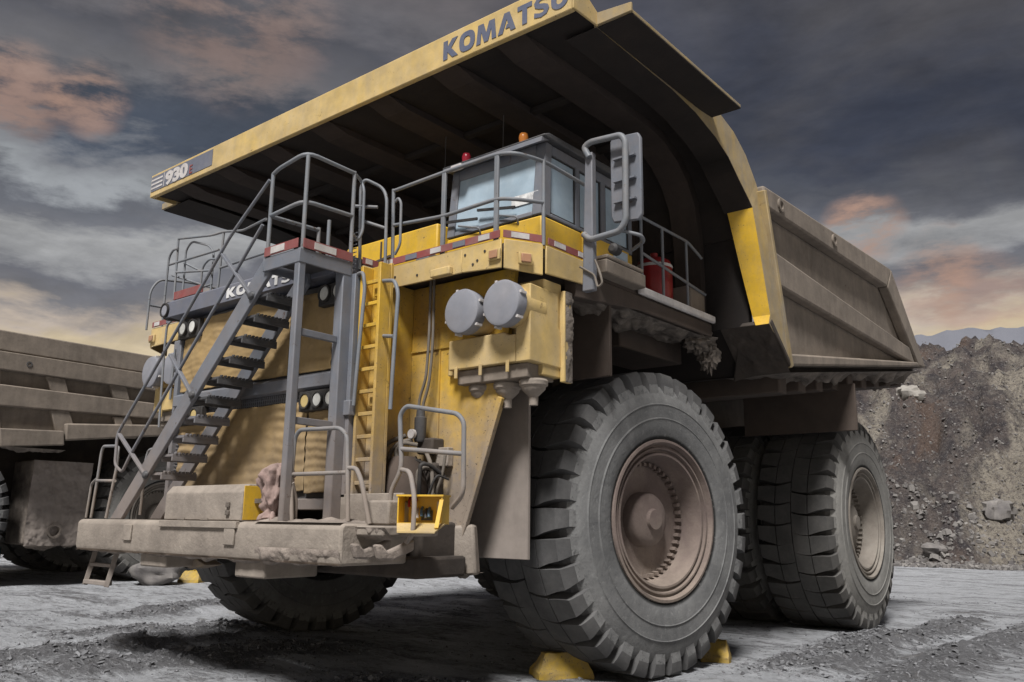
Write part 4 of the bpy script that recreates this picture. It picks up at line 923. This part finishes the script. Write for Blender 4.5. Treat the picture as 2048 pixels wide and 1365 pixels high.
# ---- mud-caked tool box on the bumper
tb = MB().prism([(-4.0, 1.74), (-4.0, 2.03), (-3.93, 2.11), (-3.70, 2.11), (-3.70, 1.74)], 'x', -.45, 1.04).build('tool_box', m_mud, T, .012)
MB().box(1.041, 1.05, -3.985, -3.71, 1.75, 2.09).build('box_end', m_yelc, tb, .003)
MB().box(-.46, 1.03, -4.05, -4.003, 1.665, 1.735).build('box_sill', m_mud, tb, .006)
for x in (-.08, .38): MB().box(x-.07, x+.07, -4.012, -4.001, 1.745, 1.765).build('hinge', m_mud, tb)
for z in (1.82, 1.90): MB().box(.78, .84, -4.025, -4.001, z-.025, z+.025).build('hasp', m_crust, tb, .006)
MB().bar((1.055, -3.85, 1.94), (1.30, -3.86, 1.94), .03, .045).build('latch_arm', m_crust, tb)
MB().box(-1.62, 1.62, -3.24, -3.10, 1.86, 1.98).build('lower_grille_bar', m_grey, T, .01)
MB().box(1.70, 2.62, -3.30, -3.26, 1.74, 2.02).build('kick_plate', m_mud, T, .008)

# ------------------------------------------------------------------ dump body
PROF = [(-2.24, 6.875, 4.2), (-.6, 6.86, 4.2), (0.0, 6.80, 4.2), (.45, 6.63, 4.24), (.75, 6.45, 4.27), (1.0, 6.22, 4.29), (1.22, 6.0, 4.32), (1.28, 5.9, 4.34), (1.38, 5.1, 4.39), (1.46, 4.45, 4.43), (1.40, 4.32, 4.43)]
body = MB()
FB, RB, RT, FT = (2.08, 3.86), (9.46, 4.90), (7.50, 6.52), (1.50, 6.27)
# floor, front wall, inner skin of each side
body.prism([(2.10, 3.78), (9.40, 4.84), (9.40, 4.96), (2.2, 3.95)], 'x', -4.18, 4.18)
body.loft([(-4.15, 1.52, 4.36), (4.15, 1.52, 4.36), (4.15, 2.12, 3.80), (-4.15, 2.12, 3.80)], [(-4.15, 1.62, 4.36), (4.15, 1.62, 4.36), (4.15, 2.24, 3.82), (-4.15, 2.24, 3.82)])
body.prism([(1.54, 4.34), (1.53, 6.0), (1.64, 6.0), (1.66, 4.34)], 'x', -4.10, 4.10)
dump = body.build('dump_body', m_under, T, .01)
for sg in (1, -1):
    def B(mb): return mb if sg > 0 else mb.mirror()
    B(MB().prism([FB, (9.30, 4.88), (7.36, 6.50), FT], 'x', 4.185, 4.235)).build('side_panel', m_mudb, dump)
    B(MB().prism([FT, (1.53, 5.98), (7.12, 6.10), RT], 'x', 4.236, 4.42)).build('top_rail', m_mudb, dump, .03)
    B(MB().prism([(7.16, 6.10), RT, RB, (8.92, 4.86)], 'x', 4.236, 4.418)).build('tail_rail', m_mudb, dump, .03)
    B(MB().prism([(1.72, 5.42), (1.84, 4.95), (8.74, 4.86), (8.40, 5.16)], 'x', 4.236, 4.40)).build('diagonal_rail', m_mudb, dump, .03)
    B(MB().prism([(2.05, 4.02), (2.10, 3.86), (8.90, 4.84), (8.80, 4.92)], 'x', 4.236, 4.44)).build('bottom_rail', m_mudb, dump, .03)
    B(MB().prism([(1.455, 6.18), (1.53, 6.20), (2.14, 3.86), (2.06, 3.82)], 'x', 4.30, 4.45)).build('front_rail', m_ybody, dump, .012)
    # side skin from the canopy down to the front corner
    outer = [(1.52, 6.28), (1.30, 6.62), (.95, 6.88), (.45, 7.06), (-.2, 7.10), (-2.24, 7.02)]
    sk = MB(); n = len(PROF)
    tops = [(-2.24, 7.02), (-.6, 7.08), (0, 7.10), (.45, 7.06), (.95, 6.88), (1.25, 6.66), (1.48, 6.32), (1.50, 6.2), (1.66, 5.6), (1.90, 4.6), (2.02, 3.95)]
    for i in range(n-1):
        (y0, z0, x0), (y1, z1, x1) = PROF[i], PROF[i+1]; (ya, za), (yb, zb) = tops[i], tops[i+1]
        sk.loft([(x0, y0, z0), (x1, y1, z1), (x1, yb, zb), (x0, ya, za)], [(x0-.03, y0, z0), (x1-.03, y1, z1), (x1-.03, yb, zb), (x0-.03, ya, za)])
    B(sk).build('body_cheek', m_ybody, dump, smooth=50)
    # flange under the arch, then the clean yellow corner
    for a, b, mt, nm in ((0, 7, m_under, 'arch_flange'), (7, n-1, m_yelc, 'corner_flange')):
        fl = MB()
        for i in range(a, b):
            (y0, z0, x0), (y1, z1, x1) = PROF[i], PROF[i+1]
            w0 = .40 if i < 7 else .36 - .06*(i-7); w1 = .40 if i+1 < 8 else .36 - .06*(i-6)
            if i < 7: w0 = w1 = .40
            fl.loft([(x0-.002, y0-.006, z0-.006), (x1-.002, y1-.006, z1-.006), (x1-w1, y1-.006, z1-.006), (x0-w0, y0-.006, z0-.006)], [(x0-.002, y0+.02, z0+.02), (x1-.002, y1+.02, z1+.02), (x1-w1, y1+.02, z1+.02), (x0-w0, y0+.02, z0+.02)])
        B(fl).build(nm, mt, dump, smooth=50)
    B(MB().loft([(4.02, 1.40, 4.33), (4.44, 1.42, 4.33), (4.44, 2.06, 3.84), (3.6, 2.06, 3.70)], [(4.02, 1.50, 4.40), (4.44, 1.50, 4.40), (4.44, 2.10, 3.9), (3.6, 2.10, 3.8)])).build('lower_corner', m_chas, dump, .02)
    # spill guard wing
    B(MB().box(4.203, 4.63, -2.228, .38, 6.885, 6.925).prism([(4.203, 6.885), (4.64, 6.885), (4.64, 6.985), (4.203, 7.03)], 'y', -2.26, -2.23)).build('spill_guard', m_ybody, dump, .006)
    B(MB().box(4.21, 4.628, -2.225, .378, 6.872, 6.8845)).build('guard_shade_sheet', m_under, dump)  # thin dark sheet added below the wing, shade painted in its colour
    # lifting eyes on the top rail
    if sg > 0:
        for y, z in ((2.05, 6.14), (4.25, 6.22)):
            MB().lathe([(4.421, .10), (4.45, .10), (4.45, .06), (4.421, .055)], 'x', (0, y, z), 18, cap=False).build('lifting_eye', m_mudb, dump)
# canopy: lip, underside, ribs
UND = [(-2.62, 6.905), (-2.28, 6.925), (.2, 6.945), (.5, 6.90), (.9, 6.74), (1.18, 6.52), (1.40, 6.20), (1.50, 5.6), (1.53, 4.36)]
MB().prism([(-2.69, 6.86), (-2.69, 7.245), (-2.60, 7.26), (-2.24, 7.03), (-2.24, 6.96), (-2.62, 6.91), (-2.62, 6.86)], 'x', -4.2, 4.2).build('canopy', m_yeld, dump, .012)
tp = MB(); un = MB()
for (y0, z0), (y1, z1) in zip(UND[1:-2], UND[2:-1]):
    for m_, a, b in ((un, 0, .03), (tp, .031, .075)):
        n0 = Vector((0, z0-z1, y1-y0)).normalized() if y1 != y0 else Vector((0, 1, 0))
        if n0.z < 0: n0 = -n0
        pa, pb = Vector((0, y0, z0)), Vector((0, y1, z1))
        q = [pa+n0*a, pb+n0*a, pb+n0*b, pa+n0*b]
        m_.loft([(-4.165, v.y, v.z) for v in q], [(4.165, v.y, v.z) for v in q])
un.prism([(-2.615, 6.908), (-2.28, 6.925), (-2.28, 6.95), (-2.615, 6.93)], 'x', -4.165, 4.165)
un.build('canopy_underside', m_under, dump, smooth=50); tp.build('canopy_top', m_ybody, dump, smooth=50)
for sg in (1, -1):
    mb = MB().prism([(-2.688, 6.862), (-2.688, 7.243), (-2.24, 7.03), (-2.24, 6.875)], 'x', 4.201, 4.225)
    (mb if sg > 0 else mb.mirror()).build('canopy_end', m_yeld, dump, .008)
for x in (-3.4, -2.3, -1.15, 0.0, 1.15, 2.3, 3.3):
    ins = [(-2.5, 6.89), (-2.25, 6.84), (.15, 6.82), (.45, 6.77), (.80, 6.62), (1.06, 6.42), (1.27, 6.12), (1.37, 5.6), (1.40, 4.4)]
    rb = MB()
    for (a, b), (u0, u1) in zip(zip(ins[:-1], ins[1:]), zip(UND[:-1], UND[1:])):
        rb.loft([(x-.20, *a), (x-.20, *b), (x-.20, u1[0]-.004, u1[1]-.004), (x-.20, u0[0]-.004, u0[1]-.004)], [(x+.20, *a), (x+.20, *b), (x+.20, u1[0]-.004, u1[1]-.004), (x+.20, u0[0]-.004, u0[1]-.004)])
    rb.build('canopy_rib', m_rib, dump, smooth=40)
for y in (-1.2, .3):
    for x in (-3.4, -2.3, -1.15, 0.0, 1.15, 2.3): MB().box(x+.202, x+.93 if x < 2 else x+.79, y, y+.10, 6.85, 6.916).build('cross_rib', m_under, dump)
for y in np.arange(2.6, 9.2, .75):
    zf = 3.80 + (y-2.1)*.145
    MB().box(-4.1, 4.1, y-.14, y+.14, zf-.30, zf-.012).build('floor_bolster', m_brown, dump, .02)
for x in (-1.0, 1.0): MB().prism([(1.9, 3.7), (9.2, 4.6), (9.2, 4.2), (6.0, 2.9), (1.9, 2.7)], 'x', x-.35, x+.35).build('body_rail', m_chas, dump, .02)
word('KOMATSU', 2.40, 6.925, .235, 1.76, -2.6945, m_blue, dump)
pl_ = MB().box(-4.195, -2.40, -2.697, -2.6905, 6.945, 7.205).build('number_plate', m_navy, dump)
for z in (6.985, 7.055, 7.125): MB().box(-4.19, -3.84, -2.7015, -2.698, z, z+.03).build('stripe', m_wht, pl_)
MB().box(-3.80, -3.785, -2.7015, -2.698, 6.955, 7.195).build('stripe', m_wht, pl_)
vs, fs = text_mesh('930', .30, .016, .0); x_ = max(v[0] for v in vs)
MB().add([(-3.74+v[0]*.66/x_, -2.701 - v[2], 6.965+v[1]*.98) for v in vs], fs).build('lettering', m_wht, pl_)
vs, fs = text_mesh('E', .20, .002, 0); MB().add([(-3.04+v[0], -2.701 - v[2], 6.965+v[1]) for v in vs], fs).build('lettering', m_redt, pl_)
# rear splash plate
MB().box(2.45, 4.36, 4.95, 5.0, 3.24, 4.0).build('rear_splash_plate', m_brown, T, .01)
# caked mud
def clump(cs, nm='mud_clump', parent=None):
    mb = MB()
    for i, (c_, r_) in enumerate(cs): mb.blob(c_, r_, i+len(cs), .42, 2.2, 26, 18)
    return mb.build(nm, m_crust, parent or T, smooth=40)
MB().blob((3.46, 1.30, 4.20), (.17, .26, .16), 5, .55, 3.2, 40, 28).blob((3.50, 1.52, 4.02), (.12, .16, .20), 9, .6, 3.4, 40, 28).build('mud_clump', m_crust, T, smooth=70)
for sg in (1, -1):
    def SG(f, s_=sg): return lambda a, b: (s_*f(a, b)[0], *f(a, b)[1:])
    crust_strip(SG(lambda a, b: (3.45+.95*b, 2.1+7.2*a, 3.78+(7.2*a)*.145 - .01)), (160, 22), 'mud_crust', dump, .24, 2 + sg, (0, 0, -1), 2.6)
    crust_strip(SG(lambda a, b: (3.75+.68*a, 1.40+.64*b, 4.32-.56*b)), (50, 40), 'mud_crust', dump, .05, 7 + sg, (.1, -.6, -.4), 7, m_chas)
    crust_strip(SG(lambda a, b: (3.05+.58*b, -1.5+2.8*a, 4.20)), (90, 24), 'mud_crust', T, .13, 4 + sg, (0, 0, -1), 4)
crust_strip(lambda a, b: (2.52+.26*a, -2.56+.3*b, 1.25), (14, 14), 'mud_crust', T, .12, 6, (0, 0, -1), 5)
# ------------------------------------------------------------------ loose things
def bag(c_):
    prof = [(0, .04), (.02, .15), (.06, .13), (.11, .10), (.16, .15), (.24, .175), (.34, .16), (.44, .165), (.50, .15), (.545, .10), (.56, .02)]
    prof = [(h0+(h1-h0)*t/4, r0+(r1-r0)*t/4) for (h0, r0), (h1, r1) in zip(prof[:-1], prof[1:]) for t in range(4)] + prof[-1:]
    mb = MB(); seg = 72; o = 0
    for h, r in prof:
        for k_ in range(seg):
            a = 2*math.pi*k_/seg
            q = r*(1 + .10*math.sin(5*a+h*9) + .07*math.sin(13*a-h*21+2*math.sin(h*17)) + .45*fbm(math.cos(a)*1.8, math.sin(a)*1.8, h*6, .8, 5))
            mb.v.append((c_[0]+q*1.05*math.cos(a), c_[1]+q*.8*math.sin(a), c_[2]+h+.02*math.sin(3*a)))
    for i in range(len(prof)-1):
        for k_ in range(seg):
            a = i*seg+k_; b = i*seg+(k_+1) % seg; mb.f.append((a, b, b+seg, a+seg))
    mb.f.append(tuple(range(seg))[::-1]); e = (len(prof)-1)*seg; mb.f.append(tuple(e+k_ for k_ in range(seg)))
    b = mb.build('cloth_bundle', m_pink, smooth=70)
    return tag(b, 'dusty pink cloth bundle tied up on the bumper beside the tool box', 'bundle')
bag((1.40, -3.85, 1.735+DZ))
def chock(loc, rz, L_, W_, H_, label, seed):
    mb = MB()
    lo = [(-L_/2, -W_/2, 0), (L_/2, -W_/2, 0), (L_/2, W_/2, 0), (-L_/2, W_/2, 0)]
    md = [(-L_/2*.96, -W_/2*.98, H_*.30), (L_/2*.97, -W_/2*.98, H_*.25), (L_/2*.95, W_/2*.98, H_*.25), (-L_/2*.98, W_/2*.98, H_*.30)]
    hi = [(-L_/2*.62, -W_/2*.70, H_), (L_/2*.26, -W_/2*.66, H_*.97), (L_/2*.22, W_/2*.70, H_*.96), (-L_/2*.66, W_/2*.68, H_*.99)]
    mb.add(lo+md+hi, [(3, 2, 1, 0), (8, 9, 10, 11)] + [(i, (i+1) % 4, (i+1) % 4+4, i+4) for i in range(4)] + [(i+4, (i+1) % 4+4, (i+1) % 4+8, i+8) for i in range(4)])
    bm_ = bmesh.new(); me_ = bpy.data.meshes.new('wheel_chock'); me_.from_pydata(mb.v, [], mb.f); bm_.from_mesh(me_)
    bmesh.ops.subdivide_edges(bm_, edges=bm_.edges, cuts=7, use_grid_fill=True)
    for v in bm_.verts:
        q = fbm(v.co.x*5+seed*9, v.co.y*5, v.co.z*5, .9, 4); v.co += Vector((v.co.x, v.co.y, v.co.z*.7))*.09*q
        if v.co.z < .03: v.co.z = min(v.co.z, 0)
    mb = MB(); bm_.verts.ensure_lookup_table(); mb.v = [tuple(v.co) for v in bm_.verts]; mb.f = [tuple(v.index for v in f_.verts) for f_ in bm_.faces]; bm_.free()
    b = mb.build('wheel_chock', m_chock, smooth=30); b.location = loc; b.rotation_euler = (0, 0, rz)
    MB().bar((-L_*.2, 0, H_), (L_*.02, 0, H_), .03, .04).build('chock_handle', m_chock, b, .01)
    return tag(b, label, 'wheel chock', 'yellow wheel chocks')
chock((2.68, -.80, -.02), R(140), .52, .62, .28, 'muddy yellow wheel chock on the ground in front of the near front tyre', 1)
chock((3.46, 1.50, -.02), R(-70), .44, .36, .25, 'muddy yellow wheel chock wedged behind the near front tyre', 2)
chock((-12.75, 3.75, 0), R(-60), .55, .6, .30, 'yellow wheel chock far back by the second truck\'s rear tyre, under the bumper', 3)
bd = MB().blob((0, 0, 0), (.75, .5, .34), 21, .3, 1.2, 24, 16).build('boulder', m_rock, smooth=50); bd.location = (-12.9, 2.75, .26)
tag(bd, 'grey boulder on the pit floor beneath the front bumper, by the far chock', 'boulder')
dr = MB().lathe([(-.6, .0), (-.6, .48), (-.56, .52), (.56, .52), (.6, .48), (.6, .0)], 'x', (0, 0, 0), 24, cap=False).build('blue_tank', m_bluep, smooth=40)
MB().box(-.62, .62, -.16, .16, .50, .56).build('tank_cap', m_wht, dr, .02)
dr.location = (-20.2, .9, .5); dr.rotation_euler = (0, 0, R(40)); tag(dr, 'low blue tank half hidden behind the far truck at the left edge', 'tank')

# ------------------------------------------------------------------ the second truck, parked alongside
T2 = empty('haul_truck', (-18.0, -2.95, DZ))
tag(T2, 'mud-brown mining dump truck with ribbed body at the left edge', 'dump truck', 'dump trucks parked side by side')
wheel(T2, (3.70, .80, 1.80), 0, True); wheel(T2, (-3.70, .80, 1.80), math.pi, True)
for sg in (1, -1):
    rz = 0 if sg > 0 else math.pi
    wheel(T2, (sg*3.85, 6.45, 1.80), rz, False); wheel(T2, (sg*2.45, 6.45, 1.80), rz, False)
mb = MB()
for sg in (1, -1): mb.box(sg*.75, sg*1.15, -2.6, 9.0, 1.75, 2.75)
mb.lathe([(-2.4, .5), (2.4, .5)], 'x', (0, .8, 1.78), 18); mb.lathe([(-2.4, .75), (2.4, .75)], 'x', (0, 6.45, 1.8), 18); mb.box(-1.6, 1.6, -2.3, 1.0, 2.2, 4.3); mb.prism([(1.2, 2.2), (1.2, 4.0), (8.5, 4.4), (8.5, 2.6)], 'x', -2.2, 2.2)
mb.build('chassis', m_chas, T2, .02)
b2 = MB().prism([(1.9, 3.50), (9.4, 4.5), (9.4, 4.6), (1.9, 3.62)], 'x', -4.2, 4.2).prism([(1.5, 4.3), (1.5, 6.1), (1.65, 6.1), (1.95, 3.55), (1.85, 3.55)], 'x', -4.2, 4.2).build('dump_body', m_mudb, T2, .01)
for sg in (1, -1):
    def B(mb): return mb if sg > 0 else mb.mirror()
    B(MB().prism([(1.5, 6.16), (9.4, 6.10), (9.6, 4.55), (1.9, 3.6)], 'x', 4.12, 4.17)).build('side_panel', m_mudb, b2)
    B(MB().prism([(1.3, 6.18), (9.5, 6.08), (9.5, 5.58), (1.35, 5.68)], 'x', 4.171, 4.33)).build('top_rail', m_mudb, b2, .03)
    B(MB().prism([(1.35, 5.66), (9.5, 5.565), (9.55, 5.12), (1.42, 5.22)], 'x', 4.171, 4.37)).build('top_rail', m_mudb, b2, .02)
    B(MB().prism([(1.5, 4.86), (9.6, 4.80), (9.6, 4.46), (1.6, 4.34)], 'x', 4.171, 4.35)).build('side_rail', m_mudb, b2, .03)
    B(MB().prism([(1.8, 3.80), (3.3, 3.86), (3.35, 3.50), (1.9, 3.36)], 'x', 4.171, 4.42)).build('bottom_rail', m_mudb, b2, .03)
    B(MB().prism([(3.31, 4.05), (9.5, 4.52), (9.5, 4.40), (3.36, 3.62)], 'x', 4.171, 4.45)).build('bottom_rail', m_mudb, b2, .04)
    for y in (2.75, 4.35, 5.95, 7.55):
        B(MB().prism([(y, 5.20), (y+.46, 5.195), (y+.60, 4.83), (y+.16, 4.84)], 'x', 4.171, 4.31)).build('side_rib', m_mudb, b2, .02)
        B(MB().prism([(y+.20, 4.36), (y+.66, 4.38), (y+.90, 3.83), (y+.42, 3.80)], 'x', 4.171, 4.31)).build('side_rib', m_mudb, b2, .02)
MB().lathe([(4.371, .07), (4.385, .07), (4.385, .04), (4.371, .04)], 'x', (0, 2.3, 5.42), 14, cap=False).build('lifting_eye', m_dark, b2)
MB().prism([(-2.6, 6.7), (-2.6, 7.1), (-2.3, 6.85), (.6, 6.85), (.6, 6.72), (-2.3, 6.72)], 'x', -4.2, 4.2).build('canopy', m_yeld, b2, .01)
dk2 = MB().box(-3.6, 3.6, -2.8, 1.2, 4.35, 4.5).build('deck', m_brown, T2, .01)
MB().box(-2.9, 2.9, -3.8, -3.2, 1.35, 1.75).build('bumper', m_mud, T2, .03); MB().box(-1.7, 1.7, -3.2, -1.6, 1.95, 4.35).build('radiator_housing', m_yel, T2, .02)
MB().prism([(2.0, 4.505), (3.4, 4.505), (3.4, 5.95), (2.0, 5.95)], 'y', -2.2, -.3).build('cab', m_yelc, T2, .03)
# mud-caked fuel tank between the wheels
def tank_face(a, b):
    y = 2.95 + 1.50*a - .14*(1-b)*a; z = 1.02 + 2.12*b
    return (3.70 + .05*fbm(y*2.2, z*2.2, 3, .9, 5) + .02*abs(fbm(y*7, z*7, 1)), y, z)
tk = MB().box(2.5, 3.66, 2.95, 4.42, 1.05, 3.14).build('fuel_tank', m_crust, T2, .05)
MB().grid(tank_face, 60, 80).build('tank_mud', m_flap, tk, smooth=60)
MB().lathe([(3.70, .17), (3.80, .18), (3.80, .13), (3.68, .11), (3.66, .0)], 'x', (0, 3.62, 1.38), 20, cap=False).build('tank_port', m_crust, tk, smooth=50)
crust_strip(lambda a, b: (3.55+.15*b, 2.95+1.45*a, 1.05), (50, 8), 'mud_crust', T2, .12, 3, (0, 0, -1), 4)
crust_strip(lambda a, b: (4.1+.3*b, 1.9+1.5*a, 3.38), (50, 10), 'mud_crust', b2, .10, 8, (0, 0, -1), 4)
SC.render.film_transparent = False
